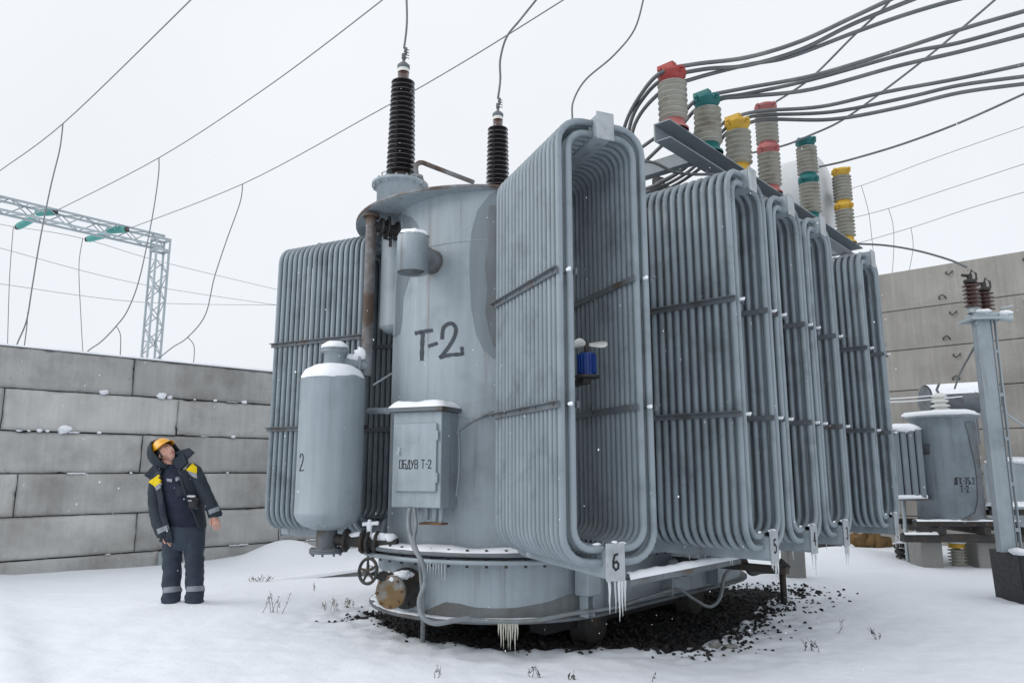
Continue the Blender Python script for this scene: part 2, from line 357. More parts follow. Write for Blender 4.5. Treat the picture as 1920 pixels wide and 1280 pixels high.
def snowring(r0, r1, z, h, a0, a1, n=60, sd=0., mats=M['snow'], name='snow_ledge', th=.0):
    b = MB(); rings = []
    for i in range(n+1):
        a = R(a0+(a1-a0)*i/n); d = Nd*math.sin(a) - Ld*math.cos(a); q = fb(i*.21+sd, sd, 1, 3)
        rr0, rr1 = r0, r1 - .03*abs(q) - (.04*max(0, q)); hh = max(.004, h*(.7+.7*fb(i*.12, sd+3, 1, 2)))
        if i in (0, n): hh = .002
        rings.append([C+d*(rr0+(rr1-rr0)*t)+ZZ*(z+hh*s_) for t, s_ in ((0, 0), (0, 1.0), (.4, 1.05), (.75, .8), (.95, .4), (1, 0))])
    b.loft(rings, False, False); return b.build(name, mats, T)
snowring(1.085, 1.335, .776, .035, -89, 78, sd=2.); snowring(1.16, 1.23, .251, .015, -80, 60, sd=5.)
b = MB(); rings = []
# bottom beams, rollers and skid
sk = MB()
for b_ in (-.75, .75): sk.box(AB(0, b_), Ld, Nd, ZZ, (-.35, 2.7), (-.09, .09), (.06, .222), .004)
sk.build('skid_beams', M['blackiron'], T)
for a in (.25, 2.05):
    for b_ in (-.75, .85):
        wl = MB(); o = AB(a, b_, .06); wl.lathe([(.0, -.09), (.17, -.09), (.2, -.075), (.2, -.06), (.17, -.05), (.17, .07), (.12, .08), (.04, .1), (0, .1)], o, 28, Nd); wl.build('roller_wheel', M['iron'], T)
# dark repaint patches and lettering draped on the tank
def cast(bvh, px, py, off):
    r = ray(px, py).normalized(); h, n, i, d = bvh.ray_cast(CAM, r)
    if h is None: return None
    if n.dot(r) > 0: n = -n
    return h + n*off
def quadpatch(b, bvh, quad, n=6, m=2, off=.003):
    q = [V((*p, 0)) for p in quad]; g_ = []
    for i in range(n+1):
        for j in range(m+1):
            u, v = i/n, j/m; p = q[0]*(1-u)*(1-v)+q[1]*u*(1-v)+q[2]*u*v+q[3]*(1-u)*v
            g_.append(cast(bvh, p.x, p.y, off))
    for i in range(n):
        for j in range(m):
            k = [i*(m+1)+j, (i+1)*(m+1)+j, (i+1)*(m+1)+j+1, i*(m+1)+j+1]
            if all(g_[t] is not None for t in k): b.add([g_[t] for t in k], [[0, 1, 2, 3]], True)
def stroke(b, bvh, pts, wd, off=.003, rough_=.15):
    P = []
    for i in range(len(pts)-1):
        for t in range(4): P.append(V((*pts[i], 0)).lerp(V((*pts[i+1], 0)), t/4))
    P.append(V((*pts[-1], 0))); prev = None
    for i, p in enumerate(P):
        t = (P[min(i+1, len(P)-1)]-P[max(i-1, 0)]).normalized(); n = V((-t.y, t.x, 0))*wd*.5*(1+rough_*math.sin(i*2.3))
        a, c_ = cast(bvh, p.x+n.x, p.y+n.y, off), cast(bvh, p.x-n.x, p.y-n.y, off)
        if a is None or c_ is None: prev = None; continue
        if prev: b.add([prev[0], a, c_, prev[1]], [[0, 1, 2, 3]], True)
        prev = (a, c_)
def smooth(pts, n=6):
    out = []
    for i in range(len(pts)-1):
        p0, p1, p2, p3 = [V(pts[max(0, min(len(pts)-1, k))]) for k in (i-1, i, i+1, i+2)]
        for k in range(n):
            t = k/n; out.append(.5*((2*p1)+(p2-p0)*t+(2*p0-5*p1+4*p2-p3)*t*t+(3*p1-p0-3*p2+p3)*t**3))
    out.append(V(pts[-1])); return out
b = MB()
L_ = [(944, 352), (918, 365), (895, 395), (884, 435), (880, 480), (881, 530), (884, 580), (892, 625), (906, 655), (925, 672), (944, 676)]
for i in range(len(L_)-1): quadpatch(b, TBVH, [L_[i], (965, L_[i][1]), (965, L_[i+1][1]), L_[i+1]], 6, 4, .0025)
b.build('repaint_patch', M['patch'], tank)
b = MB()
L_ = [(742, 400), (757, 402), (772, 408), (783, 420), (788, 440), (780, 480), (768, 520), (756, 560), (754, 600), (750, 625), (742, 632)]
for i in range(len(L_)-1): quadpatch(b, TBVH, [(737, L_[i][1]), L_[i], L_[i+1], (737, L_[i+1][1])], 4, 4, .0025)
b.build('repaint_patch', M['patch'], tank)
b = MB()
stroke(b, TBVH, [(778, 625), (790, 622), (812, 619)], 7); stroke(b, TBVH, [(793, 622), (792, 645), (791, 676)], 7.5); b.build('painted_letter', M['inkg'], tank); b = MB(); stroke(b, TBVH, [(803, 649), (812, 646), (821, 643)], 6.5); b.build('painted_dash', M['inkg'], tank); b = MB()
stroke(b, TBVH, [(p.x, p.y) for p in smooth([V((829, 636, 0)), V((832, 614, 0)), V((846, 606, 0)), V((855, 616, 0)), V((851, 634, 0)), V((838, 655, 0)), V((825, 671, 0))], 3)], 7)
stroke(b, TBVH, [(824, 670), (845, 665), (866, 664)], 6.5); stroke(b, TBVH, [(867, 666), (866, 650)], 6.5)
b.build('painted_letter', M['inkg'], tank)
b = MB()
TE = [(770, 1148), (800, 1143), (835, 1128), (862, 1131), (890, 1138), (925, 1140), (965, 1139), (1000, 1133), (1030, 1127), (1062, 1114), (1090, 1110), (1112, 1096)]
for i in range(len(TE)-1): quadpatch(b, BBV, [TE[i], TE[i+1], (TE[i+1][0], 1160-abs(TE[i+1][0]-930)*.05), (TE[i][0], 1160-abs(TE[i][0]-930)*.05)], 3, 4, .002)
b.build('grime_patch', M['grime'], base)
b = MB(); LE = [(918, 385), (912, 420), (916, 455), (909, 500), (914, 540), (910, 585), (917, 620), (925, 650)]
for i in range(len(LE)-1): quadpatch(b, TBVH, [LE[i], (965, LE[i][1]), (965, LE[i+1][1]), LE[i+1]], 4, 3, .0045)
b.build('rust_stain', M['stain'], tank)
# ---- radiators
def radiator(P, dh, n, num=None, zt=3.86, zb=.76, stub=.35, label=None):
    d = H(dh); l = H(dh+90); pit = .0688
    root = MB(); ln = .10 + n*pit
    root.box(P, d, l, ZZ, (.012, ln), (-.065, .065), (zt-.2, zt-.04), .006)
    rt = thing('radiator', P, '', ''); del rt['label']; del rt['category']; rt.parent = T; rt.location = P - ORG[T.name]
    if label: rt['label'] = label
    hb = root.build('top_header', M['paint'], rt)
    x = MB(); x.box(P, d, l, ZZ, (.012, ln), (-.06, .06), (zb+.01, zb+.17), .006); x.box(P, d, l, ZZ, (.012, ln+.02), (-.05, .05), (zb+.0, zb+.011), .002); x.build('bottom_header', M['paint'], rt)
    x = MB(); x.box(P, d, l, ZZ, (-.0, .012), (-.067, .067), (zt-.22, zt-.022), .002); x.build('end_plate', M['plate'], rt)
    pl = MB(); pl.box(P, d, l, ZZ, (-.0, .012), (-.066, .066), (zb-.01, zb+.215), .002); pl = pl.build('number_plate', M['plate'], rt)
    for s_ in (.3, ln-.25): x = MB(); x.tube([P+d*(s_+.05*math.cos(a))+ZZ*(zt-.045+.06*math.sin(a)) for a in np.linspace(0, math.pi, 8)], .011, 6); x.build('lifting_hook', M['mist'], rt)
    tb = MB()
    for i in range(n):
        s = .075 + i*pit
        for hw, z1, z0, r in ((.325, zt-.085, zb+.095, .18), (.252, zt-.165, zb+.175, .13)):
            for sg in (-1, 1):
                pts = [P + d*s + l*sg*.05 + ZZ*z1]
                for k in range(6):
                    a = math.pi/2*k/5; pts.append(P+d*s+l*sg*(hw-r+r*math.sin(a))+ZZ*(z1-r+r*math.cos(a)))
                for k in range(6):
                    a = math.pi/2*k/5; pts.append(P+d*s+l*sg*(hw-r+r*math.cos(a))+ZZ*(z0+r-r*math.sin(a)))
                pts.append(P+d*s+l*sg*.05+ZZ*z0)
                tb.tube(pts, .0242, 10, cap=False)
    tb.build('tube_bank', M['tube'], rt)
    for zc in (2.70, 1.83):
        for sg in (-1, 1):
            x = MB()
            x.box(P, d, l*sg, ZZ, (.035, .075+n*pit), (.3535, .362), (zc-.022, zc+.022), .002)
            x.box(P, d, l*sg, ZZ, (.03, .08+n*pit), (.362, .387), (zc+.014, zc+.022), .002)
            x.box(P, d, l*sg, ZZ, (.035, .075+n*pit), (.215, .224), (zc-.022, zc+.022), .002)
            for k in range(0, n, 4): x.cyl(P+d*(.075+(k+.5)*pit)+l*sg*.21+ZZ*zc, P+d*(.075+(k+.5)*pit)+l*sg*.372+ZZ*zc, .008, 6)
            x.build('clamp_bar', M['mist'], rt)
            x = MB(); x.cyl(P+d*.03+l*sg*.29+ZZ*zc, P-d*.0+l*sg*.29+ZZ*zc, .012, 8); x.blob(P-d*.0+l*sg*.29+ZZ*(zc+.006), .009, 6); x.build('tie_bolt', M['snow'], rt)
    for zc, r in ((zt-.1, .07), (zb+.1, .06)):
        x = MB(); x.cyl(P+d*(ln-.01)+ZZ*zc, P+d*(ln+stub)+ZZ*zc, r, 16); x.lathe([(r, -.02), (r+.05, -.02), (r+.05, .02), (r, .02)], P+d*(ln+.08)+ZZ*zc, 20, d); x.build('connecting_pipe', M['paint'], rt)
    x = MB()      # thin snow lying on the bottom bends and plate
    for sg in (-1, 1):
        pts = [P+d*.075+l*sg*(.06+.02*k)+ZZ*(zb+.175+.0265+.004) for k in range(4)]
        x.tube(pts, [.004, .010, .009, .003], 6)
    x.blob(P+d*.012+ZZ*(zb+.222), (.022, .04, .007), 8, sd=dh); x.build('snow_clumps', M['snow'], rt)
    if num:
        G6 = {'6': [[(.75,.95),(.35,.9),(.15,.55),(.15,.2),(.45,.02),(.8,.12),(.85,.35),(.6,.52),(.2,.42)]],
              '5': [[(.85,.97),(.2,.97),(.2,.58),(.55,.62),(.85,.45),(.8,.12),(.45,.02),(.12,.1)]],
              '4': [[(.65,.0),(.65,1.0),(.12,.35),(.9,.35)]],
              '3': [[(.15,.92),(.55,1.0),(.82,.78),(.5,.54),(.85,.3),(.5,.0),(.12,.08)]]}[num]
        x = MB()
        for st in G6:
            pts = [P - d*.003 + l*((u-.5)*.052) + ZZ*(zb+.055+v_*.10) for u, v_ in st]
            for i in range(len(pts)-1):
                t = (pts[i+1]-pts[i]).normalized(); nn = t.cross(d).normalized()*.0065; e_ = t*.004
                x.poly([pts[i]-e_+nn, pts[i+1]+e_+nn, pts[i+1]+e_-nn, pts[i]-e_-nn], .002, -d)
        x.build('painted_number', M['ink'], rt)
    return rt
ICI = 0
def icicle(p, ln, r=.008, m='ice'):
    global ICI; x = MB(); p = V(p); k = 5
    x.tube([p + V((random.uniform(-1, 1)*.002, random.uniform(-1, 1)*.002, -ln*i/k)) for i in range(k+1)], [r*(1-(i/k)**1.2)+.0008 for i in range(k+1)], 6); x.build('icicle', M[m], T); ICI += 1
def hd(v): return math.degrees(math.atan2(v.x, v.y))
L6 = H(-22+90); P6 = V((.70, 4.70, 0)) - L6*.065
radiator(P6, -22, 17, '6', stub=.45)
P5 = V((2.0, 5.67, 0)) - Ld*.065
dT = 42.6-90
radiator(P5, dT, 17, '5'); radiator(P5+Ld*.78, dT, 17, '4'); radiator(P5+Ld*1.55, dT, 17, '3'); radiator(P5+Ld*3.07, dT, 17, stub=.6)
dl = V((-.887, .462, 0)); nl = V((.462, .887, 0))
PL = V((-1.71, 7.13, 0)) + nl*.36 + dl*.95
radiator(PL, math.degrees(math.atan2(.887, -.462)), 17, stub=.2)
radiator(AB(.30, -2.45), 42.6+90, 15)
radiator(AB(1.6, -2.45), 42.6+90, 15)
for P_, dd, k in ((P6, L6, 6), (P5, Ld, 5), (P5+Ld*.78, Ld, 4), (P5+Ld*1.55, Ld, 5), (P5+Ld*3.07, Ld, 5)):
    for i in range(k): icicle(P_ + dd*random.uniform(-.06, .06) + V((0, random.uniform(0, .05), .752)), random.uniform(.05, .2), random.uniform(.005, .009))
for k in (0, 1, 2): icicle(P6 + L6*(.02+.02*k) + ZZ*.752, .24-.03*k, .009)
for P_ in (P5, P5+Ld*.78, P5+Ld*1.55):
    for i in range(5): icicle(P_ + H(dT)*random.uniform(.1, .8) + ZZ*.762, random.uniform(.02, .09), .004)
for k in range(9): icicle(U(935+k*4.4, 1164+abs(k-4)*.3, 6.03), random.uniform(.10, .25), random.uniform(.007, .010), 'iceyellow')
for k in range(10):
    a = R(14+k*1.1); icicle(C + (Nd*math.sin(a)-Ld*math.cos(a)*1.0)*1.345*1 + ZZ*.688, random.uniform(.03, .13), .0035)
# cooling fan inside radiator 6
o = U(1100, 684, 5.0); fn = thing('cooling_fan', o, '', ''); del fn['label']; del fn['category']; fn.parent = T; fn.location = o-ORG[T.name]
x = MB(); x.cyl(o-ZZ*.07, o+ZZ*.08, .055, 20)
for k in range(20): a = k*math.pi/10; x.box(o, V((math.cos(a), math.sin(a), 0)), V((-math.sin(a), math.cos(a), 0)), ZZ, (.05, .068), (-.003, .003), (-.06, .07), .001)
x.build('motor', M['blue'], fn)
x = MB(); x.cyl(o-ZZ*.09, o-ZZ*.075, .09, 20); x.box(o, H(-22), L6, ZZ, (-.0, .5), (-.03, .03), (-.13, -.09), .003); x.build('mounting_bracket', M['iron'], fn)
x = MB(); x.cyl(o+ZZ*.08, o+ZZ*.16, .015, 10)
x.build('shaft', M['iron'], fn)
for k in range(3):
    a = R(-12+120*k); e1 = V((math.cos(a), math.sin(a), 0)); e2 = V((-math.sin(a), math.cos(a), 0)); x = MB()
    rings = [[o+e1*t+e2*(wd_*math.cos(q))+ZZ*(.14+.010*math.sin(q)+.8*wd_*math.cos(q)) for q in [j*math.pi/4 for j in range(8)]] for t, wd_ in ((.02, .010), (.05, .025), (.09, .034), (.125, .034), (.145, .012))]
    x.loft(rings); x.build('fan_blade', M['white_p'], fn)
# ---- base side details
x = MB()
for a in (.85, 1.05):
    o = AB(a, 1.36, .55); x.lathe([(0, -.1), (.06, -.1), (.075, -.09), (.055, .05), (.03, .07), (0, .07)], o, 14, ZZ)
x.build('earth_lug', M['paint'], T)
x = MB(); x.box(AB(-.28, RB), Ld, Nd, ZZ, (-.09, .09), (0, .14), (.42, .62), .01); x.box(AB(-.28, RB+.02), Ld, Nd, ZZ, (-.05, -.035), (0, .08), (.25, .42), .002); x.box(AB(-.28, RB+.02), Ld, Nd, ZZ, (.035, .05), (0, .08), (.25, .42), .002); x.build('side_bracket', M['paint'], T)
x = MB(); x.box(AB(0, 2.11), Ld, Nd, ZZ, (-1.02, .62), (-.035, .035), (.685, .70), .003); x.box(AB(0, 2.11), Ld, Nd, ZZ, (-1.02, .62), (.03, .036), (.66, .70), .001); tr = x.build('cable_tray', M['mist'], T)
x = MB(); rr = []
for i in range(40):
    a = -1.02+1.64*i/39; q = .045+.012*fb(i*.3, 9); rr.append([AB(a, 2.11+.036*c_*(1+.1*fb(i*.4, 3)), .701+q*s_) for c_, s_ in ((-1, 0), (-.8, .7), (0, 1), (.8, .75), (1, 0))])
x.loft(rr, False, False); x.build('snow_ledge', M['snow'], tr)
# beam sticking out past rad 5 on the right with hoses, near the post
x = MB(); x.box(AB(0, 1.0), Ld, Nd, ZZ, (.95, 1.02), (.1, 1.38), (.56, .62), .004); x.build('cross_beam', M['iron'], T)
# ---- gate valve on the base
o = U(757, 1103, 6.30); ax = (U(722, 1112, 6.0) - o).normalized()
vv = thing('gate_valve', o, '', ''); del vv['label']; del vv['category']; vv.parent = T; vv.location = o-ORG[T.name]
x = MB(); x.lathe([(.0, -.05), (.165, -.05), (.165, -.02), (.10, -.015), (.095, .10), (.11, .16), (.11, .2)], o, 28, ax)
for k in range(8):
    a = k*math.pi/4+.3; u = ax.cross(ZZ).normalized(); v_ = ax.cross(u); p = o+(u*math.cos(a)+v_*math.sin(a))*.135; x.cyl(p-ax*.06, p+ax*.005, .012, 6)
x.build('valve_body', M['iron'], vv)
x = MB(); x.lathe([(.11, .2), (.128, .2), (.13, .235), (.12, .243), (0, .245)], o, 28, ax); fc = x.build('blind_flange', M['capgrey'], vv)
x = MB()
for k in range(8):
    a = k*math.pi/4+.1; u = ax.cross(ZZ).normalized(); v_ = ax.cross(u); p = o+(u*math.cos(a)+v_*math.sin(a))*.112; x.cyl(p+ax*.19, p+ax*.262, .011, 6)
x.build('flange_bolts', M['rust'], vv)
hc = U(690, 1070, 6.05); st0 = o+ax*.14+ZZ*.08
sd_ = (hc-st0).normalized()
x = MB(); x.tube([st0, hc], .018, 10); x.tube([st0+sd_*.05, st0+sd_*.17], [.05, .035], 12); x.build('valve_stem', M['iron'], vv)
x = MB(); u = sd_.cross(ZZ).normalized(); v_ = sd_.cross(u); u2 = (u*.75 + sd_*.15).normalized()
u, v_ = V((.82, -.57, .0)).normalized(), V((.1, -.05, 1)).normalized()
x.tube([hc+(u*math.cos(k*math.pi/12)+v_*math.sin(k*math.pi/12))*.098 for k in range(24)], .013, 8, closed=True)
for k in range(5): a = k*2*math.pi/5+.5; x.tube([hc, hc+(u*math.cos(a)+v_*math.sin(a))*.095], [.014, .009], 6)
x.blob(hc, .024, 8, 0); x.build('handwheel', M['iron'], vv)
x = MB(); x.tube([st0+sd_*t+ZZ*(.025+.006*math.sin(t*40)) for t in np.linspace(-.02, (hc-st0).length*.95, 12)], [.02+.008*math.sin(i*1.9) for i in range(12)], 8)
for t in np.linspace(.0, .2, 9): x.blob(o+ax*t+ZZ*(.098+.01*random.random()), (.055, .055, .03), 8, .4, t*9)
for t in (.02, .07, .13): x.blob(o+ax*t+ZZ*.105+V((.02, 0, .01)), (.07, .06, .035), 10, .5, t*50)
x.blob(hc+ZZ*.02+sd_*-.03, (.03, .03, .025), 8, .5, 4)
x.build('snow_cap', M['snow'], vv)
# ---- conduits hanging from the cabinet round the base
def pxpath(pts, n=6): return smooth([U(*p) for p in pts], n)
x = MB(); x.tube(pxpath([(768, 952, 6.12), (766, 985, 6.08), (776, 1025, 5.88), (792, 1055, 5.8), (797, 1090, 5.85), (786, 1125, 5.85), (792, 1155, 5.82), (815, 1168, 5.82), (850, 1163, 5.85), (880, 1158, 5.9)]), .019, 8); x.build('conduit', M['hose'], T)
x = MB(); x.tube(pxpath([(776, 952, 6.12), (780, 985, 6.08), (776, 1015, 5.92), (786, 1045, 5.83), (790, 1085, 5.9), (793, 1130, 5.9), (793, 1150, 5.92)]), .016, 8); x.build('conduit', M['hose'], T)
x = MB(); x.tube(pxpath([(870, 1160, 5.93), (930, 1164, 5.96), (1000, 1163, 5.98), (1070, 1150, 6.1), (1150, 1138, 6.35), (1215, 1118, 6.75), (1270, 1105, 7.2), (1300, 1122, 7.25), (1330, 1137, 7.3), (1350, 1120, 7.4), (1358, 1080, 7.5), (1372, 1066, 7.6), (1392, 1062, 7.7)]), .017, 8); x.build('conduit', M['hose'], T)
x = MB(); x.tube([U(793, 1100, 6.02), G(793, 1196, 0)-ZZ*.05], .02, 10); x.build('earth_pipe', M['hose'], T)
x = MB(); x.tube(pxpath([(858, 808, 6.1), (880, 793, 6.14), (905, 780, 6.17), (935, 768, 6.22)]), .014, 8); x.tube(pxpath([(859, 808, 6.1), (862, 840, 6.1), (861, 880, 6.1), (856, 930, 6.1)]), .011, 8); x.build('conduit', M['hose'], T)
for i in (0, 1):
    x = MB(); x.tube(pxpath([(1385+i*6, 1035, 7.5), (1398+i*4, 1060, 7.5), (1410, 1075-i*4, 7.6), (1440, 1068+i*3, 8.1), (1468, 1072, 8.45)]), .022, 8); x.build('conduit', M['iron'], T)
# ---- control cabinet
cw, cdp = H(115), H(25); o = V((-1.0, 6.2, 0))
cb = thing('control_cabinet', o+ZZ*1.12, '', ''); del cb['label']; del cb['category']; cb.parent = T; cb.location = ORG[cb.name]-ORG[T.name]
x = MB(); x.box(o, cw, cdp, ZZ, (0, .47), (0, .27), (1.12, 1.90), .006); x.build('cabinet_body', M['paint'], cb)
x = MB(); x.box(o, cw, cdp, ZZ, (-.03, .50), (-.045, .30), (1.90, 1.935), .004); rf = x.build('cabinet_roof', M['mist'], cb)
x = MB()
gr = []
for i in range(15):
    u = i/14; row = []
    for j in range(9):
        v_ = j/8; e_ = min(u, 1-u, v_, 1-v_)*2; row.append(o+cw*(-.03+.53*u)+cdp*(-.045+.345*v_)+ZZ*(1.9355+.055*min(1, e_*5)**.6*(1+.25*fb(u*3, v_*3))*(1 if e_ > 0 else 0)))
    gr.append(row)
x.loft(gr, False, False); x.build('snow_cap', M['snow'], cb)
x = MB(); x.box(o, cw, cdp, ZZ, (.04, .435), (-.022, -.002), (1.25, 1.80), .004); dr = x.build('cabinet_door', M['paint'], cb)
x = MB()
for z in (1.36, 1.70): x.box(o, cw, cdp, ZZ, (.436, .452), (-.03, -.004), (z-.04, z+.04), .004)
x.build('hinges', M['galv'], cb)
x = MB(); x.box(o, cw, cdp, ZZ, (.068, .09), (-.03, -.022), (1.54, 1.61), .008); x.cyl(o+cw*.08-cdp*.03+ZZ*1.56, o+cw*.08-cdp*.045+ZZ*1.56, .01, 8); x.build('door_handle', M['galv'], cb)
x = MB(); x.box(o, cw, cdp, ZZ, (.185, .265), (-.0235, -.0222), (1.64, 1.715), .0004); x.build('label_plate', M['paint'], cb)
FONT = {'О': [[(0,.0),(0,1),(.7,1),(.7,0),(0,0)]], 'Б': [[(.7,1),(0,1),(0,0),(.6,0),(.7,.15),(.7,.4),(.6,.55),(0,.55)]], 'Д': [[(-.08,-.15),(-.08,0),(.8,0),(.8,-.15)],[(.1,0),(.4,1),(.65,1),(.65,0)]],
 'У': [[(0,1),(.35,.4)],[(.7,1),(.3,.1),(.1,0)]], 'В': [[(0,0),(0,1),(.55,1),(.65,.85),(.65,.65),(.5,.52),(0,.52)],[(.5,.52),(.7,.38),(.7,.15),(.6,0),(0,0)]], 'Т': [[(0,1),(.7,1)],[(.35,1),(.35,0)]],
 '-': [[(.1,.5),(.5,.5)]], '2': [[(0,.8),(.1,.97),(.4,1),(.65,.85),(.6,.6),(0,0),(.7,0)]], 'Г': [[(0,0),(0,1),(.6,1)]], 'К': [[(0,0),(0,1)],[(.65,1),(0,.45),(.65,0)]], '3': [[(0,.9),(.3,1),(.65,.8),(.3,.55),(.68,.3),(.35,0),(0,.1)]],
 '5': [[(.65,1),(.1,1),(.05,.55),(.4,.6),(.68,.35),(.4,0),(0,.05)]], 'м': [[(0,0),(0,.45),(.25,.15),(.5,.45),(.5,0)]], 'Л': [[(0,0),(.35,1),(.7,0)],[(-.05,0),(.75,0)]], ' ': []}
def write(b, txt, o, ex, ey, n, h, wd, sp_=1.0, fun=None, ws=.62):
    x_ = 0
    for ch in txt:
        for st in FONT[ch]:
            for i in range(len(st)-1):
                p, q = [o+ex*(x_+u*h*ws)+ey*(v_*h) for u, v_ in (st[i], st[i+1])]
                t = (q-p).normalized(); nn = t.cross(n).normalized()*wd/2; e_ = t*wd*.35
                pp = [p-e_+nn, q+e_+nn, q+e_-nn, p-e_-nn]
                if fun: pp = [fun(k) for k in pp]; b.add(pp, [[0, 1, 2, 3]], False)
                else: b.poly(pp, .001, n)
        x_ += h*ws*(.7 if ch in ' -' else 1)*sp_
x = MB(); write(x, 'ОБДУВ', o+cw*.085-cdp*.0235+ZZ*1.435, cw, ZZ, -cdp, .066, .0078, 1.0, ws=.57); x.build('painted_marking', M['ink'], cb); x = MB(); write(x, 'Т-2', o+cw*.30-cdp*.0235+ZZ*1.437, cw, ZZ, -cdp, .066, .0078, 1.0, ws=.57); x.build('painted_marking', M['ink'], cb)
for u, r, l_ in ((.09, .014, .03), (.13, .014, .03), (.20, .018, .03), (.28, .03, .10), (.36, .028, .11), (.42, .022, .12)): x = MB(); x.cyl(o+cw*u+cdp*.1+ZZ*1.121, o+cw*u+cdp*.1+ZZ*(1.12-l_), r, 12, r*.8); x.build('cable_gland', M['paint'], cb)
x = MB(); x.box(o, cw, cdp, ZZ, (.24, .46), (.05, .15), (.985, 1.0), .003); x.build('gland_plate', M['rust'], cb)
# ---- vent hood and stub
o = cast(TBVH, 812, 492, 0); axh = (U(765, 478, o.y-.30)-o).normalized(); axh.z = 0; axh.normalize()
hd_ = U(774, 476, o.y-.26)
vh = thing('vent_hood', o, '', ''); del vh['label']; del vh['category']; vh.parent = T; vh.location = o-ORG[T.name]
x = MB(); q = (V((hd_.x, hd_.y, o.z))-o); x.tube([o-q*.3, o+q*.85], .11, 24); x.build('branch_pipe', M['rustpipe'], vh)
x = MB(); prof = [(.0, .17), (.09, .172), (.13, .162), (.136, .145), (.136, -.17), (.130, -.17), (.130, .13), (0, .15)]; x.lathe(prof, hd_, 28); x.build('hood', M['paint'], vh)
x = MB(); x.lathe([(0, -.19), (.07, -.18), (.105, -.155), (.105, -.1)], hd_, 20); x.build('vent_flap', M['mist'], vh)
x = MB(); x.lathe([(.134, .155), (.12, .19), (.07, .208), (0, .212)], hd_, 24, jit=.15); x.build('snow_cap', M['snow'], vh)
# ---- vertical pipe + valve
pt = V((-1.357, 6.75, 0))
x = MB(); x.tube([pt+ZZ*3.82, pt+ZZ*2.28], .052, 16); x.lathe([(.052, 0), (.08, 0), (.08, .02), (.052, .02)], pt+ZZ*3.82, 16); x.build('oil_pipe', M['rustpipe'], T)
v0 = pt+ZZ*3.74; v1 = V((-1.02, 6.95, 3.72))
x = MB(); x.tube([v0, v1], .05, 14); dd = (v1-v0).normalized()
for t in (.10, .16, .26): x.lathe([(.05, -.01), (.095, -.01), (.095, .01), (.05, .01)], v0+dd*t, 16, dd)
x.tube([v0+dd*.2, v0+dd*.2-ZZ*.17], .015, 8); x.tube([v0+dd*.2, v0+dd*.2+V((0, -.09, .1))], .014, 8); x.tube([v0+dd*.13-ZZ*.1, v0+dd*.2-ZZ*.1], .01, 6)
x.build('pipe_valve', M['iron'], T)
x = MB(); x.tube([U(735, 700, 7.1), U(700, 722, 7.0)], .01, 6); x.build('brace_rod', M['galv'], T)
x = MB(); x.tube([U(728, 770, 6.6), U(692, 770, 6.9)], .03, 10); x.build('drain_pipe', M['paint'], T)
# ---- filter vessel
fo = V((-1.62, 6.6, 0)); fv = thing('filter_vessel', fo+ZZ*.85, '', ''); del fv['label']; del fv['category']; fv.parent = T; fv.location = ORG[fv.name]-ORG[T.name]
x = MB(); x.lathe([(.0, .90), (.11, .91), (.2, .94), (.26, .985), (.287, 1.04), (.289, 1.06), (.287, 1.063), (.287, 2.215), (.289, 2.22), (.28, 2.25), (.22, 2.30), (.1, 2.335), (0, 2.34)], fo, 40); FB = x.bvh(); shl = x.build('vessel_shell', M['paint'], fv)
x = MB(); x.lathe([(.286, 2.222), (.284, 2.25), (.25, 2.31), (.17, 2.355), (.09, 2.37), (0, 2.37)], fo, 40, jit=.05); x.build('snow_cap', M['snow'], fv)
x = MB(); x.lathe([(.095, 2.3), (.095, 2.475), (.125, 2.478), (.125, 2.493), (.095, 2.496), (.125, 2.499), (.125, 2.515), (0, 2.515)], fo, 28); x.build('top_neck', M['paint'], fv)
x = MB(); x.lathe([(.12, 2.516), (.115, 2.545), (.07, 2.575), (0, 2.58)], fo, 24, jit=.12); x.build('snow_cap', M['snow'], fv)
x = MB(); x.lathe([(.09, .93), (.09, .755), (.145, .75), (.145, .735), (.14, .732), (.145, .729), (.145, .712), (0, .712)], fo, 28)
for k in range(8): a = k*math.pi/4; p = fo+V((math.cos(a), math.sin(a), 0))*.125; x.cyl(p+ZZ*.69, p+ZZ*.76, .01, 6)
x.build('bottom_neck', M['mist'], fv)
x = MB(); x.tube([fo+ZZ*2.40, V((pt.x, pt.y, 2.37))], .052, 14); x.lathe([(.05, -.02), (.085, -.02), (.085, 0), (.05, 0)], fo.lerp(pt, .75)+ZZ*2.38, 18, (pt-fo).normalized()); x.build('side_pipe', M['paint'], fv)
x = MB(); pA = fo+ZZ*2.455; pB = V((pt.x, pt.y, 2.435)); x.tube([pA.lerp(pB, t)+ZZ*.01*math.sin(t*9) for t in np.linspace(.35, .8, 6)], [.03, .042, .038, .045, .05, .02], 8); x.blob(pA.lerp(pB, .8)+ZZ*.035, (.06, .05, .07), 10, .7, 3); x.build('snow_clumps', M['snow'], fv)
x = MB(); e1 = fo+ZZ*.83; e2 = U(745, 1020, 6.5); dd = (e2-e1).normalized(); x.tube([e1, e1.lerp(e2, .62), e2], .05, 14)
for t in (.28, .52, .6, .72): x.lathe([(.05, -.012), (.1, -.012), (.1, .012), (.05, .012)], e1.lerp(e2, t), 8, dd)
x.tube([e1.lerp(e2, .6), e1.lerp(e2, .6)+ZZ*.16], .014, 8); x.tube([e1.lerp(e2, .6)+V((-.05, 0, .13)), e1.lerp(e2, .6)+V((.06, 0, .15))], .01, 6)
x.build('drain_valve', M['iron'], fv)
x = MB(); x.tube([e1.lerp(e2, t)+ZZ*(.045+.01*math.sin(t*30)) for t in np.linspace(.32, .5, 5)], [.02, .035, .035, .03, .02], 8)
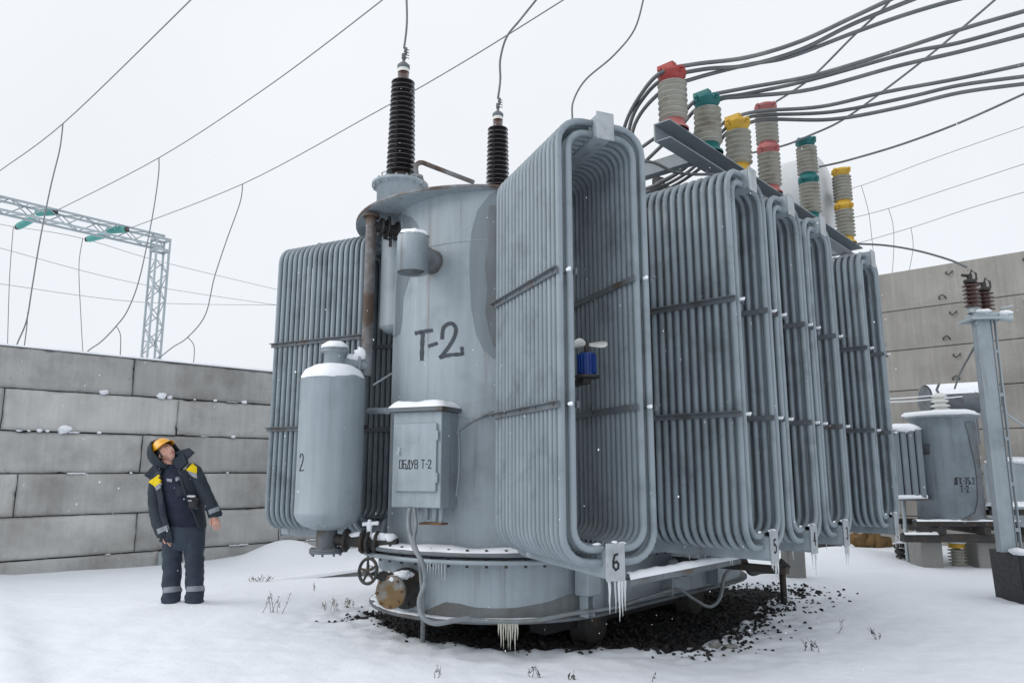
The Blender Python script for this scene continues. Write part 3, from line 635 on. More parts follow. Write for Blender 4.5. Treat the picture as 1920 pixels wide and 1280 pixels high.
x.tube([e1.lerp(e2, .6)+ZZ*z for z in (.05, .1, .15, .19)], [.03, .022, .028, .012], 8); x.tube([e1.lerp(e2, .6)+V((-.06, 0, .15)), e1.lerp(e2, .6)+V((.08, 0, .16))], .018, 8)
for t in (.7, .8, .9): x.blob(e1.lerp(e2, t)+ZZ*.05, (.06, .05, .04), 10, .5, t*7)
x.build('snow_clumps', M['snow'], fv)
x = MB(); stroke(x, FB, [(563, 858), (564, 851), (568, 851), (569, 858), (567, 868), (562, 882)], 1.6); stroke(x, FB, [(562, 882), (570, 881)], 1.6); x.build('painted_marking', M['ink'], fv)
# ---- turrets & bushings
def bushing(o, zb_, zt_, r0=.168, r1=.138, n=20, lean=0):
    o = V(o); rt = thing('bushing', o+ZZ*zb_, '', ''); del rt['label']; del rt['category']; rt.parent = T; rt.location = ORG[rt.name]-ORG[T.name]
    x = MB(); x.lathe([(.14, zb_-.02), (.14, zb_+.02), (.115, zb_+.025), (.105, zb_+.12), (.09, zb_+.13)], o, 24); x.build('mounting_collar', M['rustpipe'], rt)
    zs, ze = zb_+.10, zt_-.40; st = (ze-zs)/n; prof = []
    for k in range(n):
        q = k/(n-1); Rr = r0+(r1-r0)*q; rc = .085-.02*q; z = zs+k*st
        prof += [(rc, z), (Rr*.93, z+st*.28), (Rr, z+st*.36), (Rr*.985, z+st*.46), (rc+.012, z+st*.62), (rc, z+st*.72)]
    x = MB(); x.lathe(prof, o, 32); x.build('porcelain_sheds', M['brown'], rt)
    x = MB(); x.lathe([(.062, ze-.05), (.068, ze+.10), (.0, ze+.10)], o, 20); x.build('top_neck', M['brown2'], rt)
    x = MB(); x.lathe([(.069, ze+.10), (.069, ze+.145), (0, ze+.145)], o, 20); x.build('white_band', M['white_p'], rt)
    x = MB(); x.lathe([(.06, ze+.145), (.074, ze+.155), (.074, ze+.19), (.055, ze+.20), (.05, ze+.215), (.02, ze+.22), (.016, ze+.29), (0, ze+.29)], o, 20)
    x.abox(o+ZZ*(ze+.31), (.05, .04, .07), .006); x.abox(o+ZZ*(ze+.38)+V((.02, 0, 0)), (.035, .035, .09), .006, .4)
    for k in range(4): x.cyl(o+ZZ*(ze+.29+.035*k)+V((.0, -.03, 0)), o+ZZ*(ze+.29+.035*k)+V((.06, .01, 0)), .006, 6)
    x.build('terminal_clamp', M['mist'], rt)
    return o+ZZ*(ze+.42)
def turret(o, z0, z1, r):
    x = MB(); x.lathe([(r, z0), (r, z1), (r+.06, z1+.003), (r+.06, z1+.035), (r+.0, z1+.04), (0, z1+.045)], o, 36); x.lathe([(0, z0), (r+.004, z0), (r+.004, z0+.02)], o, 36)
    for k in range(16): a = k*math.pi/8; p = V(o)+V((math.cos(a), math.sin(a), 0))*(r+.035); x.cyl(p+ZZ*(z1-.025), p+ZZ*(z1+.06), .012, 6)
    x.tube([V(o)+V((-.18, -.18, z1+.04)), V(o)+V((-.18, -.18, z1+.11)), V(o)+V((-.13, -.2, z1+.12)), V(o)+V((-.12, -.2, z1+.04))], .008, 6)
    return x.build('turret', M['paint'], T)
x = MB(); x.lathe([(0, 2.75), (.12, 2.76), (.205, 2.82), (.2, 2.825), (.2, 3.879)], V((-1.13, 7.2, 0)), 30); x.build('oil_pocket', M['paint'], T)
B1 = V((-1.28, 7.95, 0)); B2 = V((-.19, 9.2, 0)); B3 = V((.92, 10.45, 0))
turret(B1, 2.84, 4.60, .262); turret(B2, 2.84, 4.55, .262); turret(B3, 2.84, 4.55, .262)
t1 = bushing(B1, 4.66, 6.33); t2 = bushing(B2, 4.62, 6.36); t3 = bushing(B3, 4.62, 6.36)
x = MB(); x.tube(smooth([U(782, 335, 7.8), U(780, 312, 7.8), U(790, 305, 7.9), U(810, 312, 8.0), U(888, 342, 8.3)], 4), .028, 10); x.lathe([(.03, 0), (.07, 0), (.07, .03), (.03, .03)], U(782, 335, 7.8), 16); x.build('breather_pipe', M['rustpipe'], T)
# ---- conservator
co = V((4.25, 9.55, 5.12)); ca = -Nd
x = MB(); x.lathe([(0, -.10), (.3, -.085), (.5, -.04), (.57, 0), (.57, 2.6), (.4, 2.72), (0, 2.75)], co, 44, ca); cn = x.build('conservator', M['cons'], T)
x = MB(); gd = co-ca*.08+ca.cross(ZZ)*(.02)+V((.12, 0, -.05)); x.lathe([(.0, .07), (.09, .07), (.105, .06), (.105, 0), (0, 0)], gd, 24, Nd); x.build('level_gauge', M['mist'], cn)
x = MB()
for t in (.5, 2.2): x.box(co+ca*t-ZZ*.2, Ld, Nd, ZZ, (-.06, .06), (-.06, .06), (-1.1, -.3), .004)
x.build('conservator_support', M['paint'], T)
# ================================================================ insulator frame + insulators
FA, FZ = 1.98, 4.35
f0 = V((1.41, 6.0, 0)); fpt = lambda t: f0 + Ld*t
fr = thing('support_steelwork', fpt(2)+ZZ*4.0, 'long galvanised steel frame above the radiators carrying the coloured insulators', 'steel frame')
x = MB(); x.box(f0, Ld, Nd, ZZ, (-.22, 4.75), (-.06, .10), (FZ-.014, FZ), .002); x.box(f0, Ld, Nd, ZZ, (-.22, 4.75), (-.06, -.046), (FZ-.16, FZ-.015), .002); x.box(f0, Ld, Nd, ZZ, (-.22, 4.75), (-.045, .10), (FZ-.172, FZ-.16), .002); x.build('long_beam', M['beam'], fr)
for t in (.42, 2.5, 4.3):
    x = MB(); x.box(fpt(t), Ld, Nd, ZZ, (-.05, .05), (-.98, -.062), (FZ-.16, FZ-.03), .003); x.box(fpt(t), Ld, Nd, ZZ, (-.05, .05), (-.98, -.9), (FZ-.44, FZ-.161), .003); x.build('cross_beam', M['beam'], fr)
def post_ins(t, col, double, h1, ht, lab, r=.13):
    o = fpt(t)+ZZ*FZ; rt = thing('post_insulator', o, lab, 'insulator', 'coloured post insulators on the steel frame')
    fad = M['pink'] if col == 'red' else M[col]
    def sheds(z0, z1, n):
        st = (z1-z0)/n; pr = []
        for k in range(n):
            z = z0+k*st; pr += [(r*.62, z), (r*.62, z+st*.30), (r*.96, z+st*.56), (r, z+st*.63), (r*.97, z+st*.70), (r*.64, z+st*.97)]
        x = MB(); x.lathe(pr, o, 30); x.build('porcelain_sheds', M['grey_p'], rt)
    def cap(z0, z1, m, ears=True, nm='metal_cap'):
        x = MB(); x.lathe([(0, z0), (r*.80, z0), (r*.82, z0+(z1-z0)*.6), (r*.98, z0+(z1-z0)*.72), (r*.98, z1), (0, z1)], o, 26)
        for k in range(4): a = k*math.pi/2+.5; x.abox(o+V((math.cos(a), math.sin(a), 0))*r*.95+ZZ*(z1-.012), (.05, .04, .022), .004, a)
        for k in range(4): a = k*math.pi/2+.5; x.cyl(o+V((math.cos(a), math.sin(a), 0))*r*.98+ZZ*(z1-.05), o+V((math.cos(a), math.sin(a), 0))*r*.98+ZZ*(z1+.01), .009, 6)
        x.build(nm, m, rt)
    def foot(z0, z1, m):
        x = MB(); x.lathe([(r*1.0, z0), (r*1.0, z0+.018), (r*.8, z0+.03), (r*.74, z1), (0, z1)], o, 26); x.build('base_flange', m, rt)
    if not double:
        foot(0, .095, fad); sheds(.085, ht-.105, 7); cap(ht-.11, ht, M[col])
        x = MB(); e_ = o+ZZ*(ht+.03); x.box(e_, Ld, Nd, ZZ, (-.1, -.03), (-.09, .07), (-.03, .02), .004); x.build('cable_clamp', M[col], rt)
        x = MB(); x.blob(o+ZZ*(ht+.005)+V((.03, 0, 0)), (.08, .08, .035), 10, .3, t); x.build('snow_cap', M['snow'], rt)
    else:
        mid = ht*.5; foot(0, .085, fad); sheds(.075, mid-.05, 8); cap(mid-.07, mid+.01, fad)
        x = MB(); x.lathe([(r*.98, mid+.011), (r*.98, mid+.03), (r*.8, mid+.04), (r*.76, mid+.075), (0, mid+.08)], o, 26); x.build('middle_flange', fad, rt)
        sheds(mid+.06, ht-.09, 8); cap(ht-.09, ht, fad if col == 'red' else M[col])
        x = MB(); x.abox(o+ZZ*(ht+.015), (.04, .05, .03), .005); x.build('cable_clamp', M[col], rt)
    return o+ZZ*ht
i1 = post_ins(0.02, 'red', 0, 0, .56, 'short single insulator with red cap, nearest end of the frame')
i2 = post_ins(.665, 'teal', 0, 0, .56, 'short single insulator with teal green cap, between red and yellow ones')
i3 = post_ins(1.31, 'yellow', 0, 0, .56, 'short single insulator with yellow cap, beside the tall red one')
i4 = post_ins(2.05, 'red', 1, 0, 1.02, 'tall two-stage insulator with faded red cap and red middle ring', .122)
i5 = post_ins(3.20, 'teal', 1, 0, 1.02, 'tall two-stage insulator with teal green cap and teal middle ring', .122)
i6 = post_ins(4.42, 'yellow', 1, 0, 1.02, 'tall two-stage insulator with yellow cap, far end of the frame', .122)
# low voltage bushings behind the frame
for k, (t_) in enumerate((0, .75, 1.5)):
    o = V((1.606, 7.6, 0))+Ld*t_; rt = thing('low_voltage_bushing', o+ZZ*3.92, '', ''); del rt['label']; del rt['category']; rt.parent = T; rt.location = ORG[rt.name]-ORG[T.name]
    x = MB(); x.lathe([(.13, 3.9), (.13, 3.99), (.10, 4.0)], o, 20); x.build('mounting_collar', M['paint'], rt)
    pr = []
    for i in range(5): z = 4.0+i*.1; pr += [(.07, z), (.13, z+.03), (.14, z+.045), (.12, z+.06), (.07, z+.075)]
    x = MB(); x.lathe(pr, o, 24); x.build('porcelain_sheds', M['tan_p'], rt)
    x = MB(); x.lathe([(.07, 4.5), (.07, 4.56), (.02, 4.57), (.02, 4.66), (0, 4.66)], o, 16); x.build('terminal_clamp', M['iron'], rt)
# ================================================================ cables and wires
def wire(name, pts, r, label, cat, m='cable', group=None, n=7, seg=8):
    b = MB(); b.tube(smooth([p if isinstance(p, V) else U(*p) for p in pts], n), r, seg); return tag(b.build(name, M[m], None), label, cat, group)
def cb3(lst, col, ord_):
    for k, pts in enumerate(lst): wire('power_cable', pts, .0185, f'{ord_[k]} of the three thick grey cables clamped to the short {col} insulator', 'cable', group='thick cables over the radiators')
O3 = ['uppermost', 'middle', 'lowest']
cb3([[(1162, 300, 6.9), (1172, 235, 6.6), (1200, 180, 6.2), (1240, 136, 5.95), (1300, 121, 5.95), (1400, 108, 5.9), (1500, 78, 5.8), (1600, 32, 5.6), (1690, -10, 5.4), (1760, -40, 5.3)],
     [(1170, 310, 6.8), (1182, 232, 6.5), (1205, 186, 6.25), (1245, 148, 6.05), (1320, 130, 6.0), (1400, 123, 5.95), (1500, 94, 5.85), (1600, 45, 5.65), (1720, -4, 5.4), (1790, -30, 5.3)],
     [(1178, 320, 6.7), (1190, 234, 6.45), (1240, 172, 6.1), (1300, 148, 6.05), (1400, 122, 6.0), (1480, 107, 5.9), (1600, 62, 5.75), (1700, 27, 5.6), (1800, -2, 5.4), (1900, -25, 5.3)]], 'red', O3)
cb3([[(1130, 330, 7.3), (1215, 268, 6.9), (1262, 235, 6.75), (1300, 192, 6.5), (1330, 179, 6.45), (1400, 165, 6.4), (1520, 143, 6.2), (1640, 108, 6.0), (1800, 56, 5.8), (1925, 20, 5.6)],
     [(1130, 380, 7.3), (1218, 295, 6.9), (1270, 245, 6.8), (1305, 205, 6.6), (1345, 185, 6.5), (1400, 176, 6.45), (1520, 150, 6.3), (1700, 100, 6.05), (1800, 80, 5.9), (1925, 45, 5.7)],
     [(1230, 345, 7.4), (1290, 310, 7.0), (1300, 262, 6.85), (1318, 215, 6.65), (1350, 187, 6.5), (1400, 181, 6.45), (1520, 168, 6.3), (1680, 125, 6.1), (1800, 97, 5.9), (1925, 65, 5.7)]], 'teal', O3)
cb3([[(1200, 358, 7.5), (1255, 335, 7.3), (1300, 300, 7.2), (1352, 235, 7.0), (1380, 219, 6.95), (1430, 208, 6.9), (1540, 200, 6.7), (1660, 173, 6.5), (1800, 147, 6.3), (1925, 120, 6.1)],
     [(1200, 366, 7.5), (1262, 340, 7.35), (1310, 305, 7.25), (1356, 245, 7.05), (1395, 224, 7.0), (1430, 216, 6.95), (1560, 210, 6.75), (1700, 183, 6.5), (1800, 160, 6.3), (1925, 143, 6.15)],
     [(1200, 376, 7.5), (1270, 345, 7.4), (1330, 300, 7.2), (1362, 250, 7.05), (1410, 229, 7.0), (1450, 224, 6.95), (1560, 224, 6.75), (1680, 203, 6.5), (1800, 174, 6.3), (1925, 157, 6.2)]], 'yellow', O3)
wire('jumper_wire', [(1370, 322, 8.4), (1409, 305, 8.3), (1455, 191, 8.0), (1520, 147, 7.8), (1600, 68, 7.4), (1660, 12, 7.0), (1690, -30, 6.8)][2:], .013, 'single grey wire rising steeply from behind the tall red insulator', 'wire')
wire('jumper_wire', [(1350, 300, 8.4), (1409, 287, 8.3), (1470, 273, 8.2), (1521, 253, 8.1), (1580, 225, 7.9), (1660, 168, 7.6), (1760, 90, 7.2), (1875, -8, 6.8)], .013, 'single grey wire passing the tall teal insulator top and rising to the upper right', 'wire')
wire('jumper_wire', [(1440, 330, 9.6), (1500, 320, 9.5), (1555, 309, 9.3), (1596, 299, 9.2), (1690, 271, 8.9), (1800, 230, 8.5), (1925, 174, 8.0)], .015, 'single grey wire running right from the top of the tall yellow insulator', 'wire')
wire('jumper_wire', [(1180, 300, 6.2), (1225, 305, 6.2), (1262, 322, 6.25), (1300, 327, 6.3), (1345, 328, 6.4), (1375, 340, 6.5)], .014, 'thin pale cable sagging under the frame above the nearest row of radiators', 'wire')
wire('jumper_wire', [(1603, 457, 9.3), (1660, 460, 9.2), (1720, 470, 9.0), (1780, 487, 8.7), (1812, 501, 8.45)], .0135, 'grey wire bowing from the frame end to the post with brown insulators', 'wire')
wire('jumper_wire', [(1832, 642, 8.6), (1815, 672, 9.4), (1800, 700, 10.4), (1790, 728, 11.3)], .014, 'dark wire dropping from the steel post to the reactor bushing', 'wire')
def tp(p): return p
wire('bushing_lead', [t1, (763, 40, 8.0), (761, -30, 8.1)], .013, 'wire rising straight up from the tallest dark bushing', 'wire', n=5)
wire('bushing_lead', [t2, (938, 150, 9.2), (938, 112, 9.2), (950, 70, 9.2), (975, 38, 9.2), (1012, -8, 9.2)], .015, 'wire curving up and right from the middle dark bushing', 'wire')
wire('bushing_lead', [t3, (1073, 222, 10.45), (1075, 190, 10.45), (1098, 150, 10.45), (1150, 105, 10.45), (1190, 55, 10.45), (1208, -8, 10.45)], .014, 'wire curving up in an S from behind the nearest radiator', 'wire')
dN = H(132.6)
def overhead(pts, lab): wire('overhead_line', pts, .013, lab, 'wire', 'wire', 'parallel overhead lines')
overhead([(-60, 362, 20.5), (0, 320, 19.4), (118, 232, 17.0), (360, -2, 12.2), (460, -105, 10.6)], 'overhead line crossing the upper left corner of the sky')
overhead([(104, 396, 23.2), (298, 296, 19.8), (500, 164, 16.3), (720, -2, 12.7), (800, -70, 11.6)], 'overhead line from the left glass insulator to the top edge left of the tallest bushing')
overhead([(238, 430, 24.6), (455, 345, 20.6), (700, 213, 16.6), (860, 122, 14.3), (1060, -2, 12.0), (1150, -60, 11)], 'overhead line from the right glass insulator on the gantry beam, crossing behind the dark bushings')
def drop(pts, lab, r=.016): wire('dropper_wire', pts, r, lab, 'wire', 'wire', 'droppers behind the block wall')
drop([(118, 232, 17), (112, 280, 17), (95, 350, 17), (75, 450, 17), (60, 540, 17), (50, 600, 17), (34, 640, 17), (26, 660, 17)], 'dropper hanging from the upper left overhead line down behind the block wall')
drop([(52, 585, 17), (50, 615, 17), (44, 660, 17)], 'short branch tail at the foot of the leftmost thick dropper', .012)
drop([(298, 296, 19.8), (297, 330, 19.8), (285, 410, 19.6), (262, 520, 19.3), (240, 580, 19.1), (218, 611, 19), (190, 640, 19), (165, 658, 19), (150, 680, 19)], 'dropper curving down left of the lattice column from the middle overhead line')
drop([(218, 611, 19), (226, 630, 19), (225, 675, 19)], 'short branch tail left of the lattice column', .012)
drop([(455, 345, 20.6), (450, 380, 20.6), (425, 450, 20.4), (402, 520, 20.2), (385, 590, 20), (352, 632, 20), (325, 650, 20), (300, 670, 20), (280, 690, 20)], 'dropper curving down right of the lattice column from the long overhead line')
drop([(352, 632, 20), (364, 650, 20), (362, 690, 20)], 'short branch tail right of the lattice column', .012)
for pts, lab in (([(25, 425, 26), (18, 520, 26), (14, 650, 26)], 'thin pale dropper at the left edge, below the gantry insulator'), ([(155, 448, 26), (148, 500, 26), (152, 600, 26), (156, 670, 26)], 'thin pale dropper between the two thicker ones left of the lattice column')):
    wire('dropper_wire', pts, .013, lab, 'wire', 'wire', 'droppers behind the block wall')
for pts, lab in (([(-30, 458, 34), (0, 465, 34), (250, 530, 38), (520, 572, 42)], 'faint distant wire crossing the lattice column at mid height'),
                 ([(-30, 527, 34), (0, 532, 34), (260, 566, 38), (520, 572, 42)], 'faint distant wire, lowest one across the left sky'),
                 ([(-30, 415, 30), (20, 424, 30), (150, 446, 30), (300, 490, 36), (520, 543, 42)], 'faint distant wire, highest one below the gantry beam')):
    wire('distant_wire', pts, .012, lab, 'wire', 'wire', 'faint distant wires')
for k, (pts, dp) in enumerate(((([(1560, 360, 24), (1615, 348, 24), (1760, 294, 22), (1925, 236, 20)]), [(1615, 348, 24), (1628, 395, 24), (1634, 440, 24), (1640, 500, 24)]),
                 (([(1560, 418, 24), (1666, 391, 24), (1800, 347, 22), (1925, 306, 20)]), [(1666, 391, 24), (1674, 420, 24), (1676, 460, 24), (1672, 530, 24)]),
                 (([(1560, 470, 24), (1708, 427, 24), (1820, 390, 22), (1925, 359, 20)]), [(1708, 427, 24), (1712, 455, 24), (1710, 480, 24), (1700, 530, 24)]))):
    nm = ['uppermost', 'middle', 'lowest'][k]
    wire('distant_wire', pts, .010, f'{nm} of the three thin wires above the panel wall at right', 'wire', 'wire', 'thin wires at right')
    wire('dropper_wire', dp, .010, f'thin dropper hanging from the {nm} thin wire above the panel wall', 'wire', 'wire', 'thin droppers at right')
# ================================================================ gantry
gt = thing('lattice_gantry', V((-12.9, 26, 0)), 'galvanised lattice gantry with a long truss beam behind the block wall', 'gantry')
gd = H(40); gn = H(130)
def lattice(name, o, ax, e1, e2, ln, w_, h_, step, parent, r=.028):
    x = MB()
    for a in (-1, 1):
        for b_ in (-1, 1): x.box(o+e1*a*w_/2+e2*b_*h_/2, ax, e1, e2, (0, ln), (-.034, .034), (-.034, .034), .004)
    n = int(ln/step)
    for k in range(n):
        for f_ in range(4):
            if f_ < 2: c1 = e2*(h_/2)*(1 if f_ else -1); A = e1*w_/2
            else: c1 = e1*(w_/2)*(1 if f_ == 3 else -1); A = e2*h_/2
            s_ = 1 if (k+f_) % 2 else -1
            x.tube([o+ax*(k*step)+c1-A*s_, o+ax*((k+1)*step)+c1+A*s_], r, 4)
        if k % 4 == 0:
            for c1, A in ((e2*h_/2, e1*w_/2), (-e2*h_/2, e1*w_/2)): x.tube([o+ax*(k*step)+c1-A, o+ax*(k*step)+c1+A], r, 4)
    return x.build(name, M['galv'], parent)
cb_ = U(300, 470, 26); cb_ = V((cb_.x, cb_.y, 0))
ctop = U(300, 470, 26).z
lattice('lattice_column', cb_, ZZ, gd, gn, ctop, .46, .46, .5, gt, .02)
x = MB(); tp_ = cb_+ZZ*ctop
for z_ in (0, .42): x.box(tp_+ZZ*z_, gd, gn, ZZ, (-.27, .27), (-.27, -.21), (-.05, .04), .004); x.box(tp_+ZZ*z_, gd, gn, ZZ, (-.27, .27), (.21, .27), (-.05, .04), .004); x.box(tp_+ZZ*z_, gd, gn, ZZ, (-.27, -.21), (-.209, .209), (-.05, .04), .004); x.box(tp_+ZZ*z_, gd, gn, ZZ, (.21, .27), (-.209, .209), (-.05, .04), .004)
for a_ in (-.24, .24):
    for b_ in (-.24, .24): x.box(tp_, gd, gn, ZZ, (a_-.028, a_+.028), (b_-.028, b_+.028), (.041, .369), .003)
x.build('column_head', M['galv'], gt)
bR = U(303, 456, 26.2); bD = -gd
lattice('lattice_beam', V((bR.x, bR.y, bR.z+.02)), bD, gn, ZZ, 14, .46, .42, .55, gt, .02)
def glass(a, bpt, lab):
    o = V(a); ax = (V(bpt)-o); ln = ax.length; ax.normalize(); n = 9; st = ln*.85/n; rt = thing('glass_insulator_string', o, lab, 'insulator', 'glass insulator strings on the gantry')
    pr = []
    for k in range(n): z = ln*.08+k*st; pr += [(.04, z), (.12, z+st*.3), (.128, z+st*.4), (.09, z+st*.55), (.04, z+st*.6), (.04, z+st)]
    x = MB(); x.lathe(pr, o, 18, ax); x.build('glass_discs', M['glass'], rt)
    x = MB(); x.cyl(o, V(bpt), .02, 6); x.abox(V(bpt), (.12, .12, .16), .01); x.build('end_fitting', M['iron'], rt)
glass(U(68, 399, 24.0), U(104, 397, 23.3), 'left green glass string, hung in front of the gantry beam')
glass(U(200, 432, 25.4), U(238, 430, 24.7), 'right green glass string, hung in front of the gantry beam')
glass(U(66, 408, 25.2), U(32, 426, 26.0), 'left green glass string, sloping down behind the gantry beam')
glass(U(200, 440, 26.6), U(163, 449, 27.4), 'right green glass string, sloping down behind the gantry beam')
# ================================================================ left block wall
Wc = V((-2.98, 14.45, 0)); Wd = -H(45.3); Wn = H(135.3)      # Wd runs toward the camera-left, Wn faces the yard
bw = thing('block_wall', Wc, 'long wall of stacked grey concrete blocks behind the worker', 'wall')
def wall_s(px, py):
    r = ray(px, py); t = (Wc-CAM).dot(Wn)/r.dot(Wn); p = CAM+r*t; return (p-Wc).dot(Wd)
x = MB(); x.box(Wc, Wd, -Wn, ZZ, (.03, 14), (.05, .35), (-.4, 3.13), .004); x.build('joint_fill', M['gap'], bw)
rowpx = [(252, 705), (333, 780), (267, 845), (31, 920), (257, 985), (300, 1040)]
tops = []
for k in range(6):
    s0 = wall_s(*rowpx[k]); z1 = 3.17-.6*k; z0 = z1-.6; s = s0 % 2.39 - 2.39
    while s < 13:
        a, b_ = max(s, 0)+.008, s+2.39-.008; s += 2.39
        if b_ < .12: continue
        off = random.uniform(-.012, .012); x = MB(); n = 12; m_ = 4
        # rounded, slightly uneven block
        P = []
        ch = random.uniform(.012, .03)
        za, zb2 = z0+.008+random.uniform(0, .008), z1-.004-random.uniform(0, .006); sd = random.random()*50
        x.box(Wc, Wd, -Wn, ZZ, (a+.02, b_-.02), (off+.04, .4), (za+.015, zb2-.015), .004)
        nu, nv = max(4, int((b_-a)/.045)), 14; grd = []
        for iu in range(-1, nu+2):
            row = []
            for iv in range(-1, nv+2):
                u = a+(b_-a)*min(max(iu, 0), nu)/nu; v_ = za+(zb2-za)*min(max(iv, 0), nv)/nv
                e_ = min(u-a, b_-u, v_-za, zb2-v_); rr_n = .018+.022*max(0, noise.noise(V((u*3+sd, v_*3, sd))))*2
                dp = off + (rr_n*(1-min(e_/.035, 1))**2) + .003*noise.noise(V((u*4, v_*4, sd))) + .004*noise.noise(V((u*17, v_*17, sd)))
                chip = max(0, noise.noise(V((u*6, v_*6, sd+9)))-.28)*.10*(1-min(e_/.10, 1)); dp += chip
                if iv in (-1, nv+1) or iu in (-1, nu+1): dp = max(dp, off+.08)
                wj = .006*noise.noise(V((u*9, v_*9, sd+3)))
                row.append(Wc+Wd*(u+wj)-Wn*dp+ZZ*(v_+wj*(1 if 0 < iv < nv else .6)))
            grd.append(row)
        x.loft(grd, False, False)
        x.build('wall_block', M['conc'], bw)
x = MB(); rr = []
for i in range(120):
    s = i*14/119; q = .045+.02*fb(s, 1.0, 1.3); rr.append([Wc+Wd*s-Wn*y_+ZZ*(3.168+q*z_) for y_, z_ in ((-.005-.012*abs(fb(s, 5, 4)), -.01), (0, .7), (.12, 1), (.3, 1), (.41, 0))])
x.loft(rr, False, False); x.build('snow_ledge', M['snow'], bw)
x = MB()
for px, py, r in ((195, 730, .06), (302, 742, .07), (318, 745, .04), (458, 750, .045), (120, 798, .09), (75, 797, .035), (90, 797, .025), (187, 802, .03), (437, 815, .035), (246, 879, .02), (403, 748, .03), (365, 746, .02), (55, 796, .02), (425, 905, .02)):
    s = wall_s(px, py); zz = 3.17-.6*round((3.17-(CAM+ray(px, py)*((Wc-CAM).dot(Wn)/ray(px, py).dot(Wn))).z)/.6); x.blob(Wc+Wd*s+Wn*.01+ZZ*(zz+r*.45), (r*1.1, r*.9, r*.7), 10, .5, px)
rj = random.Random(5)
for k in range(1, 6):
    s_ = .3
    while s_ < 11.5:
        ln_ = rj.uniform(.04, .35); n_ = max(3, int(ln_/.03)); rr = rj.uniform(.004, .012)
        if rj.random() < .45: x.tube([Wc+Wd*(s_+ln_*i/n_)+Wn*.004+ZZ*(3.17-.6*k+.004+.003*math.sin(i*2.2+k)) for i in range(n_+1)], [rr*.3]+[rr*rj.uniform(.6, 1.2) for i in range(n_-1)]+[rr*.3], 6)
        s_ += ln_+rj.uniform(.1, 1.1)
x.build('snow_clumps', M['snow'], bw)
x = MB(); x.box(Wc, Wn, H(45.3), ZZ, (-.4, -.01), (.005, .3), (-.4, 3.16), .01); x.build('end_block', M['conc'], bw)
o = G(302, 1072, 0); o = Wc+Wd*wall_s(300, 1040)+Wn*.05
x = MB(); x.box(o, Wd, Wn, ZZ, (-.05, .05), (0, .05), (-.2, .16), .004); tag(x.build('steel_channel', M['galv']), 'short galvanised channel upright against the foot of the block wall', 'steel post')
# kerb around the pit, left
def kerb(p0, p1, z, h, lab, m='conc3', snow=.05):
    p0, p1 = V(p0), V(p1); d = (p1-p0); ln = d.length; d.normalize(); n = ZZ.cross(d); x = MB(); kb = thing('kerb', p0, lab, 'kerb', 'kerbs round the pit')
    x.box(p0, d, n, ZZ, (0, ln), (-.06, .06), (z-h, z), .01); x.build('kerb_stone', M[m], kb)
    x = MB(); rr = []; k = max(8, int(ln/.12))
    for i in range(k+1):
        s = ln*i/k; q = snow*(1+.35*fb(s, 3, 1.2)); rr.append([p0+d*s+n*c_*(1+.15*fb(s, c_*9, 2))+ZZ*(z+q*s_) for c_, s_ in ((-.075, -.15), (-.06, .7), (0, 1), (.06, .7), (.075, -.15))])
    x.loft(rr, False, False); x.build('snow_ledge', M['snow'], kb)
kA, kB = G(430, 1086, .03), G(735, 1060, .12)
kerb((kA.x, kA.y, -.16), (kB.x, kB.y, .05), .07, .35, 'low snow-topped concrete kerb behind the gate valve')
kC, kD = G(1495, 1063, .03), G(1650, 1066, .03)
kerb((kC.x, kC.y, 0), (kD.x, kD.y, 0), -.015, .1, 'snow-buried kerb on the right of the transformer', snow=.02)
# ================================================================ right panel wall
Wr = V((9.06+.35, 12.8-.3, 0)); rd = -H(132.4); rn = -H(42.4)
pw = thing('panel_wall', V((7.4, 14.3, 0)), 'tall wall of stacked concrete panels with steel loops at right', 'wall')
A0 = V((7.37, 14.35, 0)); da = H(132.4)       # from far-left end going right and nearer
x = MB(); x.box(A0, da, -rn, ZZ, (-2.9, 8), (.06, .3), (-.3, 5.2), .004); x.build('joint_fill', M['gap'], pw)
for k in range(7):
    z1 = 5.30-.79*k; z0 = z1-.79
    for s in (-3.0, 3.0):
        x = MB(); x.box(A0, da, -rn, ZZ, (s+.006, s+5.994), (random.uniform(-.008, .008), .3), (z0+.012, z1), .012); pn = x.build('wall_panel', M['conc2'], pw)
        for t in (.3, 1.62, 2.9, 4.2, 5.5):
            for zz, up in ((z1-.13, -1), (z0+.12, 1)):
                p = A0+da*(s+t+random.uniform(-.1, .1))+rn*.0+ZZ*(zz+random.uniform(-.03, .03)); y = MB()
                sw = random.uniform(-.02, .02)
                y.tube([p-da*.05, p-da*.055+rn*.04+ZZ*.04*up, p+rn*.055+da*sw+ZZ*.075*up, p+da*.05+rn*.04+ZZ*.04*up, p+da*.055], .011, 6); y.build('lifting_loop', M['iron'], pn)
# ================================================================ arc reactor
ro = U(1785, 980, 11.6); zt_ = U(1785, 785, 11.6).z; zb_ = U(1785, 972, 11.6).z; rr_ = .46; ro = V((ro.x, ro.y, 0))
rx = thing('arc_reactor', ro, 'smaller grey oil reactor with snowy lid on a beam at right', 'reactor')
x = MB(); x.lathe([(0, zb_), (rr_, zb_), (rr_, zt_), (rr_+.07, zt_+.005), (rr_+.07, zt_+.035), (0, zt_+.04)], ro, 44); RBV = x.bvh(); rt_ = x.build('tank', M['paint'], rx)
x = MB(); x.lathe([(rr_+.065, zt_+.03), (rr_+.075, zt_+.06), (rr_+.03, zt_+.10), (.2, zt_+.13), (0, zt_+.135)], ro, 40, jit=.1); x.build('snow_cap', M['snow'], rx)
b = MB(); L_ = [(1808, 792), (1815, 815), (1820, 840), (1827, 870), (1831, 905), (1832, 940), (1827, 962), (1800, 975)]
for i in range(len(L_)-1): quadpatch(b, RBV, [L_[i], (1846, L_[i][1]), (1846, L_[i+1][1]), L_[i+1]], 6, 6, .012)
